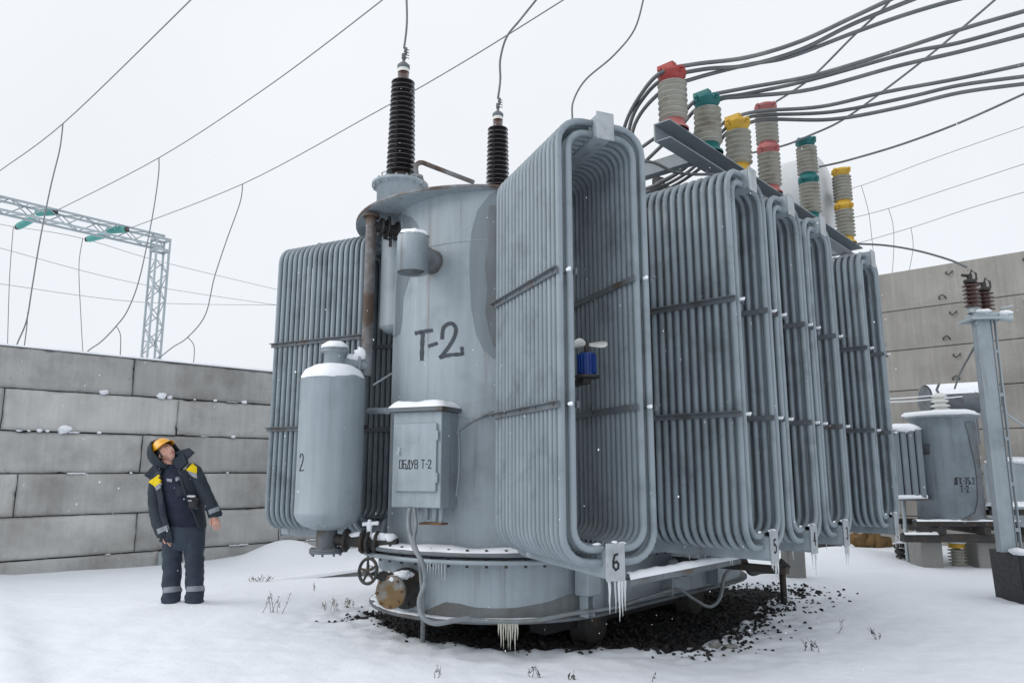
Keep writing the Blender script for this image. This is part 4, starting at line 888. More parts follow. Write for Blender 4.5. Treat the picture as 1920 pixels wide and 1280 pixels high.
b.build('repaint_patch', M['mist'], rt_)
def tocyl(p):
    r = (p-CAM).normalized(); h, n, i, d = RBV.ray_cast(CAM, r); return (h+n*.003) if h is not None else p
x = MB(); ex = V((1, 0, 0)); o_ = U(1790, 907, 11.15); write(x, 'ДГК-35', o_, ex, ZZ, V((0, -1, 0)), .092, .013, 1.1, tocyl, .42); x.build('painted_marking', M['ink'], rx); x = MB(); o_ = U(1818, 907, 11.15); write(x, 'м', o_, ex, ZZ, V((0, -1, 0)), .06, .009, 1, tocyl); x.build('painted_marking', M['ink'], rx); x = MB(); o_ = U(1824, 907, 11.15); write(x, '2', o_, ex, ZZ, V((0, -1, 0)), .09, .012, .9, tocyl, .45); x.build('painted_marking', M['ink'], rx); x = MB()
o_ = U(1802, 922, 11.15); write(x, 'Т-2', o_, ex, ZZ, V((0, -1, 0)), .09, .013, 1.1, tocyl, .5); x.build('painted_marking', M['ink'], rx)
x = MB(); quadpatch(x, RBV, [(1725, 832), (1744, 832), (1744, 852), (1726, 852)], 3, 3, .006); x.build('nameplate', M['mist'], rx)
wo = ro+V((.0, 0, zt_+.10)); x = MB(); pr = []
for i in range(4): z = .0+i*.075; q = .15-.012*i; pr += [(.07, z), (q, z+.02), (q, z+.035), (.07, z+.06)]
x.lathe(pr+[(.05, .3), (0, .32)], wo, 24)
o2 = wo+V((.1, .12, -.02)); x.lathe([(r*.8, z*.8) for r, z in pr], o2, 20); x.build('bushing', M['white_p'], rx)
x = MB(); x.tube([wo+ZZ*.3, wo+ZZ*.36+V((-.03, 0, 0)), wo+V((.02, 0, .46))], .02, 8); x.build('terminal_clamp', M['mist'], rx)
# reactor radiator
x = MB(); q = ro+V((-.46-.25, -.1, 0)); z0r, z1r = U(1700, 933, 11.3).z, U(1700, 805, 11.3).z
for k in range(4): x.abox(q+V((-.10+.098*k, -.03*k+.02, (z0r+z1r)/2)), (.088, .34, z1r-z0r), .02, -.35)
x.build('cooling_panels', M['patch'], rx); x = MB(); x.abox(q+V((.08, .12, (z0r+z1r)/2)), (.36, .3, z1r-z0r-.03), .01, -.3); x.abox(q+V((.08, .05, z0r-.03)), (.5, .36, .03), .004, -.2); x.build('cooler_core', M['mist'], rx)
x = MB(); x.blob(q+V((.03, 0, z1r+.02)), (.26, .22, .09), 14, .2, 3); x.tube([q+V((-.2, -.15, z0r+.01)), q+V((.2, -.2, z0r+.02))], .03, 8); x.build('snow_clumps', M['snow'], rx)
# reactor conservator
c0, c1 = U(1735, 752, 12.3), U(1845, 746, 12.1); x = MB(); x.tube([c0-V((.02, 0, 0)), c0, c1, c1+V((.2, 0, 0))], [.2, .235, .235, .2], 28); x.lathe([(.23, 0), (.25, 0), (.25, .03), (.23, .03)], c0, 28, c1-c0)
for t in (.2, .8): x.box(c0.lerp(c1, t), V((1, 0, 0)), V((0, 1, 0)), ZZ, (-.03, .03), (-.05, .05), (-.75, -.2), .004)
cr = x.build('conservator', M['mist'], rx)
x = MB(); rr = []
for i in range(16):
    t = i/15; p = c0.lerp(c1, t); rr.append([p+V((0, math.cos(a)*.245*(1+.05*fb(i*.5, a)), math.sin(a)*.245+(.03 if .5 < a < 2.6 else 0))) for a in [.3+k*2.5/9 for k in range(10)]])
x.loft(rr, False, False); x.build('snow_cap', M['snow'], cr)
# stand: beams and plinths
x = MB(); bz = zb_; bx0, bx1 = U(1708, 975, 11.3), U(1900, 975, 11.3)
x.box(V((bx0.x, 11.15, bz)), V((1, 0, 0)), V((0, 1, 0)), ZZ, (0, bx1.x-bx0.x), (0, .12), (-.09, -.01), .004); x.box(V((bx0.x, 11.75, bz)), V((1, 0, 0)), V((0, 1, 0)), ZZ, (0, bx1.x-bx0.x), (0, .12), (-.09, -.01), .004)
for u in (.25, .9, 1.5): x.box(V((bx0.x+u, 11.0, bz)), V((1, 0, 0)), V((0, 1, 0)), ZZ, (0, .1), (0, 1.1), (-.19, -.092), .004)
x.box(V((bx0.x-.25, 11.05, bz)), V((1, 0, 0)), V((0, 1, 0)), ZZ, (0, bx1.x-bx0.x+.3), (0, .14), (-.30, -.192), .004); x.build('support_beams', M['iron'], rx)
x = MB()
for y_, z_, a, b_ in ((11.2, -.01, 0, bx1.x-bx0.x), (11.1, -.192, -.25, .3)):
    rr = [[V((bx0.x+a+(b_-a)*i/24, y_+c_*.07, bz+z_+s_*(.025+.02*fb(i*.6, a+3)))) for c_, s_ in ((-1, 0), (-.6, 1), (.6, 1), (1, 0))] for i in range(25)]
    x.loft(rr, False, False)
x.build('snow_ledge', M['snow'], rx)
for px0, px1, lab in ((1731, 1771, 'left concrete plinth under the reactor beam'), (1837, 1876, 'right concrete plinth under the reactor beam, beside the steel post')):
    a, b_ = U(px0, 1055, 11.2), U(px1, 1055, 11.2); x = MB(); x.abox(V(((a.x+b_.x)/2, 11.4, (bz-.31-.1)/2)), (b_.x-a.x, .38, bz-.31+.1), .015); tag(x.build('concrete_plinth', M['conc3']), lab, 'plinth', 'concrete plinths under the reactor')
# small insulator on the ground
o = G(1797, 1061, 0); o.z = -.02
gi = thing('ground_insulator', o, 'small yellow-topped insulator standing in snow between the plinths', 'insulator')
pr = []
for i in range(6): z = .0+i*.048; pr += [(.08, z), (.13, z+.012), (.13, z+.018), (.08, z+.03)]
x = MB(); x.lathe(pr+[(0, .29)], o, 22); x.build('porcelain_sheds', M['grey_p'], gi)
x = MB(); x.lathe([(.11, .29), (.115, .35), (.125, .352), (.125, .36), (0, .36)], o, 20); x.build('metal_cap', M['yellow'], gi)
x = MB(); x.lathe([(.135, .361), (.13, .39), (.08, .42), (0, .43)], o, 20, jit=.1); x.build('snow_cap', M['snow'], gi)
# striped rubber insulators lying
o = G(1702, 1052, 0); so_ = thing('rubber_insulator', o, 'black ribbed insulator half buried in snow beside the thin pole', 'insulator')
ax = V((-.25, -.1, 1)).normalized()
x = MB(); pr = []
for i in range(4): z = i*.085; pr += [(.08, z), (.14, z+.005), (.145, z+.04), (.08, z+.045)]
x.lathe(pr+[(0, .34)], o-ZZ*.02, 20, ax); x.build('rubber_ribs', M['blackrub'], so_)
x = MB()
for i in range(4): x.blob(o+ax*(i*.085+.06)+V((-.0, -.05, -.005)), (.135, .10, .022), 12, .2, i)
x.build('snow_clumps', M['snow'], so_)
x = MB(); o = G(1703, 1057, 0); x.tube([o-ZZ*.05, U(1697, 985, o.y), U(1690, 870, o.y+.3)], .03, 10); tag(x.build('thin_pole', M['galv']), 'thin grey steel pole by the reactor, in front of the ribbed insulator', 'pole')
x = MB(); o = G(1640, 1030, .0)
for k in range(7): x.blob(o+V((random.uniform(-.32, .32), random.uniform(-.1, .15), .08+random.uniform(-.03, .16))), (random.uniform(.12, .2), .12, random.uniform(.10, .18)), 8, .9, k*3)
tag(x.build('ochre_rubble', M['yb']), 'ochre brown lump of rubble in snow below the farthest radiator', 'rubble')
x = MB(); o = G(1545, 1032, .0)
for k in range(6): p = o+V((random.uniform(-.25, .25), random.uniform(-.1, .1), .05)); x.tube([p, p+V((random.uniform(-.25, .25), 0, random.uniform(.05, .25)))], .03, 6)
for k in range(3): x.blob(o+V((random.uniform(-.2, .25), .0, .08)), (.12, .1, .07), 8, .6, k)
tag(x.build('scrap_pile', M['iron']), 'dark scrap metal in snow below the radiator numbered 3', 'scrap')
a, b_ = U(1481, 1062, 10.2), U(1515, 1062, 10.2); x = MB(); x.abox(V(((a.x+b_.x)/2, 10.4, .15)), (b_.x-a.x, .28, .5), .02); tag(x.build('concrete_plinth', M['conc3']), 'stubby concrete block standing in snow below the radiator numbered 4', 'plinth')
# black post by the transformer
o = G(1470, 1125, 0); x = MB(); x.tube([o-ZZ*.1, o+ZZ*.36], .036, 14); x.tube([o+ZZ*.33+V((-.05, 0, 0)), o+ZZ*.38+V((0, 0, .03)), o+ZZ*.34+V((.06, 0, 0))], .045, 10); tag(x.build('pipe_post', M['iron']), 'short dark pipe post holding hoses in front of the row of radiators', 'post')
# ================================================================ steel post with brown insulators, right edge
o = V((5.60, 8.4, 0)); sp_ = thing('insulator_post', o, 'tall grey steel post on a black footing carrying brown insulators', 'post')
z1p = U(1845, 602, 8.4).z; hpx = H(96)
x = MB(); x.box(V((5.60, 8.4, 0)), V((1, -.10, 0)).normalized(), V((.1, 1, 0)).normalized(), ZZ, (-.12, .5), (-.25, .35), (-.2, .53), .01)
fo_ = x.v; 
for p in x.v:
    if p.z < 0: p.x = 5.62+(p.x-5.6)*.9
x.build('footing', M['blackiron'], sp_)
ex, ey = V((1, -.10, 0)).normalized(), V((.1, 1, 0)).normalized()
x = MB(); q = V((5.40, 8.35, 0)); x.box(q, ex, ey, ZZ, (0, .16), (0, .008), (.53, z1p), .002); x.box(q, ex, ey, ZZ, (0, .16), (.1, .108), (.53, z1p), .002); x.box(q, ex, ey, ZZ, (0, .008), (.0085, .0995), (.53, z1p), .002)
x.box(q, ex, ey, ZZ, (.163, .170), (-.01, .03), (.53, z1p), .002); x.box(q, ex, ey, ZZ, (.21, .225), (.0, .04), (.53, z1p), .002)
for k in range(5): x.box(q, ex, ey, ZZ, (.1705, .2095), (.0, .03), (.75+k*.5, .79+k*.5), .002)
x.build('steel_column', M['paint'], sp_)
x = MB(); x.box(q, ex, ey, ZZ, (-.08, .30), (-.08, .25), (z1p, z1p+.03), .004); x.box(q, ex, ey, ZZ, (-.02, .26), (-.03, .18), (z1p+.032, z1p+.09), .01); x.cyl(q+V((.24, -.05, z1p+.03)), q+V((.36, -.1, z1p-.0)), .045, 12)
x.tube([q+V((.3, 0, z1p+.14)), q+V((.42, -.05, z1p+.16))], .014, 6); x.build('head_plate', M['galv'], sp_)
x = MB(); x.blob(q+V((.07, -.02, z1p+.10)), (.11, .09, .025), 10, .5, 2); x.blob(q+V((.30, -.08, z1p+.07)), (.07, .06, .03), 10, .5, 4); x.blob(V((5.5, 8.2, .55)), (.1, .12, .04), 10, .4, 3); x.blob(V((5.88, 8.35, .56)), (.17, .25, .09), 12, .3, 5); x.build('snow_clumps', M['snow'], sp_)
for dx, dy, dz in ((-.0, .03, .09), (.235, .2, .03)):
    oo = q+ex*dx+ey*dy+ZZ*(z1p+dz); x = MB(); x.lathe([(.065, 0), (.065, .07), (.05, .08)], oo, 16); pr = []
    for i in range(6): z = .07+i*.048; pr += [(.05, z), (.092, z+.012), (.094, z+.02), (.05, z+.036)]
    x = MB(); x.lathe([(.062, 0), (.065, .07), (0, .07)], oo, 18); x.build('mounting_collar', M['galv'], sp_)
    x = MB(); x.lathe(pr, oo, 24); x.build('porcelain_sheds', M['brown2'], sp_)
    x = MB(); x.lathe([(.055, .355), (.07, .37), (.07, .40), (.03, .41), (.03, .47), (0, .47)], oo, 16); x.tube([oo+ZZ*.44, oo+V((.03, 0, .52)), oo+V((.08, 0, .48)), oo+V((.08, 0, .40))], .012, 6); x.tube([oo+ZZ*.45, oo+V((-.09, 0, .46))], .018, 6); x.build('terminal_clamp', M['iron'], sp_)
# equipment cut by the right frame edge
q0 = U(1893, 1000, 12.2); x = MB(); eq = thing('switch_box', q0, 'grey box with snow on top, cut by the right edge of the view', 'equipment box')
zt2 = U(1900, 868, 12.2).z; x.box(V((q0.x, q0.y, 0)), V((1, 0, 0)), V((0, 1, 0)), ZZ, (0, .9), (0, .5), (q0.z, zt2), .01); x.build('box_body', M['paint'], eq)
x = MB(); x.blob(V((q0.x+.45, q0.y+.25, zt2+.03)), (.5, .3, .08), 14, .15, 3); x.build('snow_cap', M['snow'], eq)
x = MB(); a = U(1855, 958, 11.3); x.box(a, V((1, 0, 0)), V((0, 1, 0)), ZZ, (0, .9), (0, .2), (-.06, .02), .004); x.blob(a+V((.12, .05, .07)), (.12, .1, .07), 10, .3, 3); tag(x.build('cross_arm', [M['iron']]), 'dark steel arm passing behind the tall steel post', 'steel beam')
x = MB(); a = U(1855, 949, 11.2)
rr = [[a+V((i*.045, c_*.09, .0+s_*(.05+.06*abs(fb(i*.5, 2))))) for c_, s_ in ((-1, 0), (-.6, 1), (.6, 1), (1, 0))] for i in range(20)]
x.loft(rr, False, False); x.build('snow_ledge', M['snow'], bpy.data.objects['cross_arm'])
wire('guy_wire', [(1655, 748, 12.0), (1720, 744, 12.0), (1790, 737, 12.1)], .009, 'upper of two snowy wires left of the reactor conservator', 'wire', 'snow', n=3)
wire('guy_wire', [(1655, 754, 11.9), (1720, 751, 11.9), (1835, 740, 12.0)], .009, 'lower of two snowy wires left of the reactor conservator', 'wire', 'snow', n=3)
wire('guy_wire', [(1880, 770, 12.0), (1905, 788, 12.0), (1925, 800, 12.0)], .02, 'pale strut rising behind the steel post at the right edge', 'strut', 'galv', n=3)
# ================================================================ PERSON
PY = 8.1
def Q(px, py, dy=0.0): return U(px, py, PY+dy)
pm = F/ (PY/ray(340, 980).y) / 1.0     # px per metre at his depth
def ell(px, py, hw, dep, dy=0.0, tilt=0.0, seg=20, fr_=None, wob=0.0):
    c = Q(px, py, dy); hw = hw/pm; out = []
    for k in range(seg):
        a = 2*math.pi*k/seg; q = 1+wob*math.sin(3*a+py*.21)+wob*.7*math.sin(5*a-py*.33)
        out.append(c+V((math.cos(a)*hw*q, math.sin(a)*dep*q, math.cos(a)*hw*math.sin(tilt)*1.0)))
    return out
def tubepx(b, pts, seg=12):   # pts (px,py,dy,rpx)
    P = smooth([V((*Q(p[0], p[1], p[2]),)) for p in pts], 4); rr = []
    for i in range(len(pts)-1):
        for k in range(4): rr.append((pts[i][3]+(pts[i+1][3]-pts[i][3])*k/4)/pm)
    rr.append(pts[-1][3]/pm); rr = [r*(1+.035*math.sin(i*2.1)) for i, r in enumerate(rr)]
    b.tube(P, rr, seg)
# body: legs, trunk, arms, neck, head, hands in one mesh
b = MB()
b.loft([ell(346, 1015, 24, .11), ell(344, 985, 28, .11), ell(340, 950, 25, .10), ell(334, 915, 30, .11), ell(328, 893, 30, .10), ell(324, 880, 12, .06)])
tubepx(b, [(333, 1005, .02, 10), (324, 1065, .0, 8), (322, 1128, 0, 7)]); tubepx(b, [(356, 1005, .02, 10), (364, 1065, .0, 8), (364, 1128, 0, 7)])
tubepx(b, [(293, 906, 0, 9), (290, 955, -.02, 7.5), (308, 1002, -.08, 5), (314, 1008, -.09, 4.5)]); tubepx(b, [(366, 886, 0, 9), (388, 928, -.02, 7.5), (402, 966, -.07, 4.8), (403, 972, -.07, 4.5)])
tubepx(b, [(321, 892, -.01, 11), (317, 876, -.015, 9.5), (312, 860, -.01, 9)])
# head in its own frame: fwd = face direction, up = crown
fw = V((.64, -.50, .60)).normalized(); hu = V((-.80, .18, .66)); hu = (hu-fw*hu.dot(fw)).normalized(); hr = fw.cross(hu)
hc_ = Q(311, 849, -.02)
def hp(x_, y_, z_): return hc_+hr*x_+fw*y_+hu*z_
rings = []
NS = 28
for i in range(1, 22):
    th = math.pi*i/22; z = math.cos(th); s_ = math.sin(th); ring = []
    for k in range(NS):
        a = 2*math.pi*k/NS; x_ = math.cos(a)*s_; y_ = math.sin(a)*s_
        X_, Y_, Z_ = x_*.076, y_*.098, z*.118
        if z < -.1:   # jaw
            t = (-.1-z)/.9; X_ *= 1-.28*t; Y_ = Y_*(1-.18*t)+.018*t if y_ > 0 else Y_*(1-.35*t)
        if y_ > .3:
            X1 = abs(X_)
            nose = math.exp(-(X1/.013)**2)*max(0, 1-abs(Z_+.018)/.032); Y_ += .026*nose*(1.2 if Z_ < -.01 else .8)
            Y_ -= .011*math.exp(-((X1-.030)/.015)**2-((Z_-.008)/.012)**2)      # eye sockets
            Y_ += .007*math.exp(-((X1-.03)/.03)**2-((Z_-.030)/.010)**2)        # brow
            Y_ += .007*math.exp(-(X1/.022)**2-((Z_+.058)/.007)**2) - .005*math.exp(-(X1/.02)**2-((Z_+.066)/.003)**2)+.006*math.exp(-(X1/.018)**2-((Z_+.073)/.006)**2)
            Y_ += .010*math.exp(-(X1/.022)**2-((Z_+.098)/.014)**2)             # chin
            Y_ += .005*math.exp(-((X1-.045)/.018)**2-((Z_+.02)/.02)**2)        # cheek
        ring.append(hp(X_, Y_, Z_))
    rings.append(ring)
b.loft(rings, True, True)
for sg in (-1, 1): b.blob(hp(sg*.076, -.008, -.01), (.012, .018, .03), 8, .2, sg)
def hand(wr, dirv, side, spread, nrm):
    dirv = V(dirv).normalized(); side = V(side); side = (side-dirv*side.dot(dirv)).normalized(); nrm = dirv.cross(side)
    rr = [[wr+dirv*t+side*math.cos(a)*w_+nrm*math.sin(a)*.014 for a in [k*math.pi/5 for k in range(10)]] for t, w_ in ((-.02, .026), (.02, .034), (.06, .042), (.09, .040))]
    b.loft(rr)
    for k, ln in enumerate((.068, .076, .070, .056)):
        p0 = wr+dirv*.085+side*(-.031+.021*k); cur = -nrm if nrm.y > 0 else nrm; cv = V((-.2, .75, 0)).normalized()
        b.tube([p0, p0+dirv*ln*.45+cv*.006, p0+dirv*ln*.8+cv*.02, p0+dirv*ln*.92+cv*.040], [.0095, .009, .008, .006], 8)
    p0 = wr+dirv*.025-side*.035; b.tube([p0, p0-side*.018+dirv*.03, p0-side*.016+dirv*.062], [.012, .0105, .008], 8)
w1 = Q(311, 1001, -.10); hand(w1, Q(320, 1014, -.12)-w1, V((.6, .3, .5)), 0, 0)
w2 = Q(401, 967, -.07); hand(w2, Q(405, 981, -.07)-w2, V((.85, .2, .0)), 0, 0)
me_b = b.build('person', M['skin']); tag(me_b, 'man in hooded navy workwear and orange helmet standing in snow, looking up', 'person')
pr_ = me_b
x = MB()
for sg in (-1, 1): x.blob(hp(sg*.030, .0795, .006), (.012, .009, .006), 8, 0)
x.build('eyes', M['eye'], pr_)
x = MB()
for sg in (-1, 1): x.tube([hp(sg*.014, .098, .024), hp(sg*.03, .096, .031), hp(sg*.048, .078, .026)], [.003, .0045, .002], 6)
x.build('eyebrows', M['hair'], pr_)
x = MB(); x.tube([hp(-.024, .088, -.066), hp(0, .1, -.064), hp(.024, .088, -.066)], [.002, .0035, .002], 6); x.build('lips', mat('lips', (.30, .09, .08), .5), pr_)
def cappts(rx, ry, rz, th0, th1, n=10, seg=32, cutfun=None, oz=0, oy=0):
    rr = []
    for i in range(n+1):
        th = th0+(th1-th0)*i/n; rr.append([hp(math.cos(a)*math.sin(th)*rx, math.sin(a)*math.sin(th)*ry+oy, math.cos(th)*rz+oz) for a in [2*math.pi*k/seg for k in range(seg)]])
    return rr
# knitted balaclava hat: covers top, sides and back of head
x = MB(); rr = []
for i in range(13):
    t = i/12; row = []
    for k in range(17):
        a = math.pi*(.92+1.16*k/16)              # around the back from one temple to the other
        th = .12+t*1.75; row.append(hp(math.cos(a)*math.sin(th)*.083, math.sin(a)*math.sin(th)*.106, math.cos(th)*.124))
    rr.append(row)
x.loft(rr, False, False); rr = []
for i in range(8):
    th = .02+i*.97/7; rr.append([hp(math.cos(a)*math.sin(th)*.084, math.sin(a)*math.sin(th)*.107, math.cos(th)*.125) for a in [2*math.pi*k/28 for k in range(28)]])
x.loft(rr, True, True); x.build('knit_hat', M['knit'], pr_)
# hard hat
x = MB(); rr = []
for i in range(12):
    th = .02+i*1.42/11; rr.append([hp(math.cos(a)*math.sin(th)*.108, math.sin(a)*math.sin(th)*.132-.012, math.cos(th)*.118+.062) for a in [2*math.pi*k/36 for k in range(36)]])
rr.append([hp(math.cos(a)*.112, math.sin(a)*.138-.012, .074) for a in [2*math.pi*k/36 for k in range(36)]])
rr.append([hp(math.cos(a)*.118, math.sin(a)*(.142 if math.sin(a) < 0 else .178)-.012, .062-(.012 if math.sin(a) > .3 else 0)) for a in [2*math.pi*k/36 for k in range(36)]])
rr.append([hp(math.cos(a)*.104, math.sin(a)*(.126 if math.sin(a) < 0 else .168)-.012, .058-(.012 if math.sin(a) > .3 else 0)) for a in [2*math.pi*k/36 for k in range(36)]])
rr.append([hp(math.cos(a)*.100, math.sin(a)*.122-.012, .074) for a in [2*math.pi*k/36 for k in range(36)]])
x.loft(rr, True, False); x.build('hard_hat', M['helm'], pr_)
# hood: open shell round the back of helmet
x = MB(); rr = []
hoodc = hp(0, -.03, .01)
for i in range(16):
    t = i/15; th = .05+t*2.65; row = []
    for k in range(25):
        a = math.pi*(.90+1.20*k/24); w_ = 1+.04*math.sin(th*7+k)
        row.append(hoodc+hr*math.cos(a)*math.sin(th)*.150*w_+fw*(math.sin(a)*math.sin(th)*.150*w_+.01)+hu*math.cos(th)*.178*w_)
    rr.append(row)
x.loft(rr, False, False)
ob = x.build('hood', M['jack'], pr_); md = ob.modifiers.new('solid', 'SOLIDIFY'); md.thickness = .014
# collar: stand-up flap at the right of the chin, flap at left shoulder
x = MB()
def slab(quad, dy0, dy1, th=.03):
    a = [Q(p[0], p[1], dy0 if i in (0, 3) else dy1) for i, p in enumerate(quad)]; n = (a[1]-a[0]).cross(a[3]-a[0]).normalized(); x.poly([p+n*th/2 for p in a], th, n)
slab([(331, 846), (352, 840), (363, 849), (346, 865)], -.02, -.06, .05); slab([(325, 862), (346, 848), (352, 868), (335, 884)], -.03, -.05, .05)
slab([(273, 889), (292, 868), (304, 886), (286, 898)], .0, -.08, .05)
for p in ((306, 872, -.0, 11), (322, 874, .05, 13), (335, 868, .0, 9), (298, 868, .05, 10)): x.blob(Q(p[0], p[1], p[2]), p[3]/pm, 12, .3, p[0])
x.build('collar', M['jack'], pr_)
x = MB(); x.loft([ell(323, 870, 11, .075), ell(323, 876, 14, .085), ell(325, 884, 18, .10)]); x.build('neck_warmer', M['navy'], pr_)
# inner jacket
x = MB(); x.loft([ell(325, 879, 16, .085), ell(328, 890, 33, .12), ell(332, 905, 38, .145, wob=.012), ell(337, 925, 38, .155, wob=.015), ell(341, 945, 37, .155, wob=.02), ell(345, 965, 37, .15, wob=.02), ell(348, 984, 37, .145, wob=.01), ell(348, 987, 35, .13)]); IJ = x.bvh(); ij = x.build('inner_jacket', M['navy'], pr_)
# open outer jacket shell
x = MB(); rows = []
for py, c, hw, dep, gl, gr_ in ((880, 325, 23, .12, 312, 340), (884, 326, 33, .145, 311, 344), (892, 328, 39, .165, 312, 348), (905, 331, 41, .175, 313, 353), (925, 335, 40, .185, 316, 360), (945, 339, 40, .19, 320, 367), (965, 342, 41, .19, 324, 374), (985, 344, 42, .185, 330, 380), (1000, 344, 41, .175, 334, 383), (1014, 340, 39, .165, 335, 379)):
    tl = math.acos(max(-1, min(1, (gl-c)/hw))); tr_ = math.acos(max(-1, min(1, (gr_-c)/hw))); row = []
    # angles measured so that -sin is toward the camera; go from left gap edge round the back to the right gap edge
    a0 = 2*math.pi-tl; a1 = 2*math.pi-tr_-2*math.pi
    for k in range(29):
        a = a0+(a1-a0)*k/28; q = 1+.02*math.sin(4*a+py*.13)+.012*math.sin(9*a-py*.2); lift = 0
        py2 = py
        if py >= 1000 and a < math.pi*.5: py2 = 992+ (py-1000)*.15
        cc_ = Q(c, py2); row.append(cc_+V((math.cos(a)*hw/pm*q, math.sin(a)*dep*q, 0)))
    rows.append(row)
x.loft(rows, False, False)
for p in smooth([V(r_[0]) for r_ in rows], 1): pass
x.tube([r_[0] for r_ in rows[2:]], .012, 8); x.tube([r_[-1] for r_ in rows[2:-1]], .014, 8)
JB = None; jk = x
# sleeves join the same mesh
tubepx(x, [(302, 893, .02, 12), (294, 905, .0, 14), (291, 930, -.02, 13), (293, 955, -.04, 13), (298, 980, -.07, 13), (306, 998, -.10, 13), (308, 1003, -.10, 12)], 16)
tubepx(x, [(356, 878, .02, 12), (366, 885, .0, 13), (376, 906, -.02, 13), (387, 930, -.04, 12.5), (396, 948, -.06, 12), (403, 962, -.07, 12.5), (404, 966, -.07, 12)], 16)
JB = x.bvh(); jo = x.build('outer_jacket', M['jack'], pr_); md = jo.modifiers.new('solid', 'SOLIDIFY'); md.thickness = .012; md.offset = -1
def drape(nm, quads, bvh, m, off=.007, n=8, mm=4, parent=pr_):
    x = MB(); [quadpatch(x, bvh, q_, n, mm, off) for q_ in quads]
    if x.f: x.build(nm, m, parent)
drape('yellow_yoke', [[(279, 903), (305, 885), (311, 898), (291, 912)], [(346, 875), (358, 866), (369, 876), (369, 889)], [(346, 875), (369, 889), (369, 890), (352, 884)]], JB, M['hiviz'])
drape('reflective_tape', [[(291, 912), (311, 898), (313, 906), (295, 919)], [(352, 882), (369, 888), (370, 897), (354, 890)]], JB, M['tape'], .009)
drape('sleeve_tape', [[(294, 992), (318, 982), (320, 990), (297, 1001)], [(391, 956), (410, 949), (412, 957), (393, 964)]], JB, M['tape'], .006)
drape('chest_tape', [[(313, 897), (323, 898), (323, 904), (314, 902)], [(329, 896), (347, 887), (347, 894), (330, 903)]], IJ, M['tape'], .01)
x = MB(); o = Q(362, 938, -.215); x.abox(o+V((0, .02, -.03)), (.11, .07, .12), .02, -.2); x.build('camera_bag', M['camblk'], pr_)
x = MB(); x.abox(o+V((-.01, -.025, .045)), (.09, .03, .02), .006, -.2); x.abox(o+V((-.02, -.03, .0)), (.05, .012, .012), .003, -.5); x.build('camera_trim', M['chrome'], pr_)
# trousers
x = MB(); x.loft([ell(347, 978, 33, .13), ell(346, 995, 38, .145, wob=.01), ell(345, 1010, 38.5, .145, wob=.012), ell(344.5, 1024, 38, .13, wob=.01), ell(344, 1031, 30, .09)])
for sx, lst in ((0, [(325, 1008, 20, .125), (323.5, 1030, 19, .12), (323, 1050, 18, .11), (322.5, 1070, 17.2, .105), (322, 1090, 17.4, .105), (321.5, 1112, 17.2, .105), (321, 1128, 17.5, .11), (321.5, 1134, 16.5, .10)]),
                (1, [(363, 1008, 20, .125), (364, 1030, 18.6, .12), (364.5, 1050, 17.8, .11), (365, 1070, 17, .105), (365, 1090, 17.2, .105), (365, 1112, 17, .105), (365, 1128, 17.2, .11), (365, 1134, 16.5, .10)])):
    P = []
    for i in range(len(lst)-1):
        for k in range(4):
            t = k/4; a_, b__ = lst[i], lst[i+1]; P.append([a_[j]+(b__[j]-a_[j])*t for j in range(4)])
    P.append(lst[-1]); x.loft([ell(p[0]+.6*math.sin(p[1]*.16+sx), p[1], p[2]*.93*(1+.03*math.sin(p[1]*.45+sx*2)), p[3]*.95, wob=.05, seg=24) for p in P])
TB = x.bvh(); x.build('trousers', M['trou'], pr_)
drape('pocket', [[(301, 945), (318, 940), (321, 962), (304, 968)]], JB, M['navy'], .012)
drape('pocket', [[(329, 912), (345, 909), (347, 928), (331, 931)]], IJ, M['jack'], .012)
drape('knee_tape', [[(303, 1101), (341, 1097), (341, 1107), (303, 1112)]], TB, M['tape'], .006, 10)
drape('knee_tape', [[(347, 1099), (383, 1097), (383, 1107), (347, 1109)]], TB, M['tape'], .006, 10)
for px in (321, 366):
    x = MB(); p = G(px, 1137, 0); x.blob(p+V((0, -.02, -.01)), (.065, .12, .045), 12, .1, px); x.build('boot', M['boot'], pr_)
# ================================================================ weeds
def weed(px, py, h, n, lab, m='weedd', sp_=.5, head=1):
    o = G(px, py, 0); o.z = gz(o.x, o.y)-.01; x = MB(); rnd = random.Random(px*7+py)
    for k in range(n):
        d = V((rnd.uniform(-sp_, sp_), rnd.uniform(-sp_, sp_)*.5, 1)).normalized(); hh = h*rnd.uniform(.55, 1); b0 = o+V((rnd.uniform(-1, 1)*.03*n**.5, rnd.uniform(-.02, .02), 0))
        mid = b0+d*hh*.5+V((rnd.uniform(-.02, .02), 0, 0)); tip = b0+d*hh
        x.tube([b0, mid, tip], [.0028, .002, .0012], 5)
        if head:
            for j in range(5): t = rnd.uniform(.45, 1); x.blob(b0.lerp(tip, t)+V((rnd.uniform(-.01, .01), 0, 0)), (rnd.uniform(.002, .005), .003, rnd.uniform(.004, .010)), 6, .5, j)
            if rnd.random() < .6: p = b0.lerp(tip, .6); x.tube([p, p+V((rnd.uniform(-.05, .05), 0, .05))], .0013, 4)
    tag(x.build('dry_weed', M[m]), lab, 'plant', 'dry weeds in the snow')
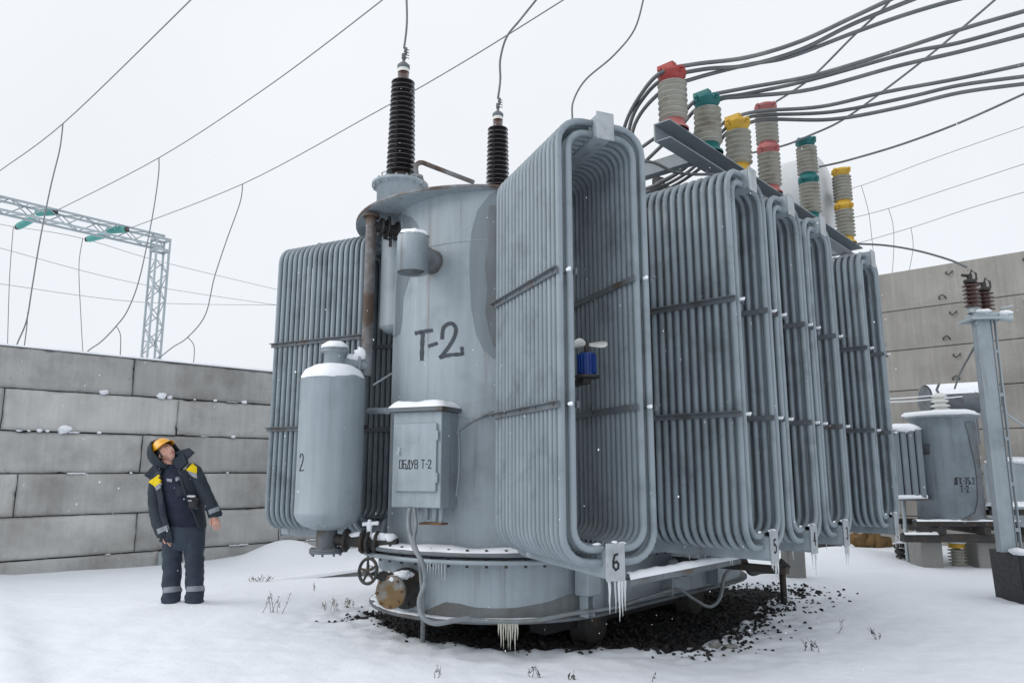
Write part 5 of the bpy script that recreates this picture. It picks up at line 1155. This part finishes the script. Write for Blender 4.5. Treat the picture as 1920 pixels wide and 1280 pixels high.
weed(502, 1147, .22, 3, 'leaning pair of bare dark weed stems right of the worker'); weed(521, 1147, .24, 3, 'bare dark weed stem with branching foot, nearest the gravel at left')
weed(622, 1138, .17, 7, 'low greenish-brown tuft left of the gate valve', 'weed', .45); weed(655, 1133, .15, 6, 'sparse thin tuft just left of the gate valve', 'weed', .4)
weed(487, 1090, .10, 14, 'round pale dry tuft against the low kerb', 'weed', 1.4); weed(820, 1268, .10, 2, 'tiny two-stemmed weed in the near snow below the icicles')
weed(1003, 1267, .10, 4, 'small branching weed at the bottom middle of the view'); weed(1062, 1273, .07, 4, 'short dark sprig beside the bottom middle weed'); weed(1225, 1275, .13, 1, 'single upright bare stem in the near snow')
weed(1519, 1222, .10, 5, 'dark curled weed with yellow leaf right of the gravel', 'weedd', .3); weed(1568, 1186, .19, 1, 'single leaning dark stem right of the gravel'); weed(1636, 1197, .12, 3, 'small branching stem, rightmost weed in the snow'); weed(590, 1105, .12, 2, 'faint thin stems near the low kerb', 'weed')
for px, py, lab, m in ((1340, 1212, 'flat tan stone on the edge of the gravel', 'conc3'), (1372, 1215, 'small pale stone beside the flat tan stone', 'conc3'), (722, 1166, 'fist-sized black stone at the left edge of the gravel', 'stone')):
    p = G(px, py, -.02); x = MB(); x.blob(p+ZZ*.01, (.06, .03, .025) if 'tan' in lab else (.03, .03, .025), 9, .8, px); tag(x.build('loose_stone', M[m]), lab, 'stone')
# ================================================================ falling snow
g = MB()
for k in range(1500):
    Y = 2.2+9*random.random()**.6; px, py = random.uniform(-20, 1940), random.uniform(-20, 1290); p = U(px, py, Y)
    if p.z < .03: continue
    r = random.uniform(.0014, .0036); g.add([p+V(d)*r for d in ((1, 0, 0), (-1, 0, 0), (0, 1, 0), (0, -1, 0), (0, 0, 1.3), (0, 0, -1.3))], [[0, 2, 4], [2, 1, 4], [1, 3, 4], [3, 0, 4], [2, 0, 5], [1, 2, 5], [3, 1, 5], [0, 3, 5]])
o = g.build('falling_snow', M['snow']); o['kind'] = 'stuff'; o['label'] = 'light snowflakes falling through the air'
print('icicles', ICI)
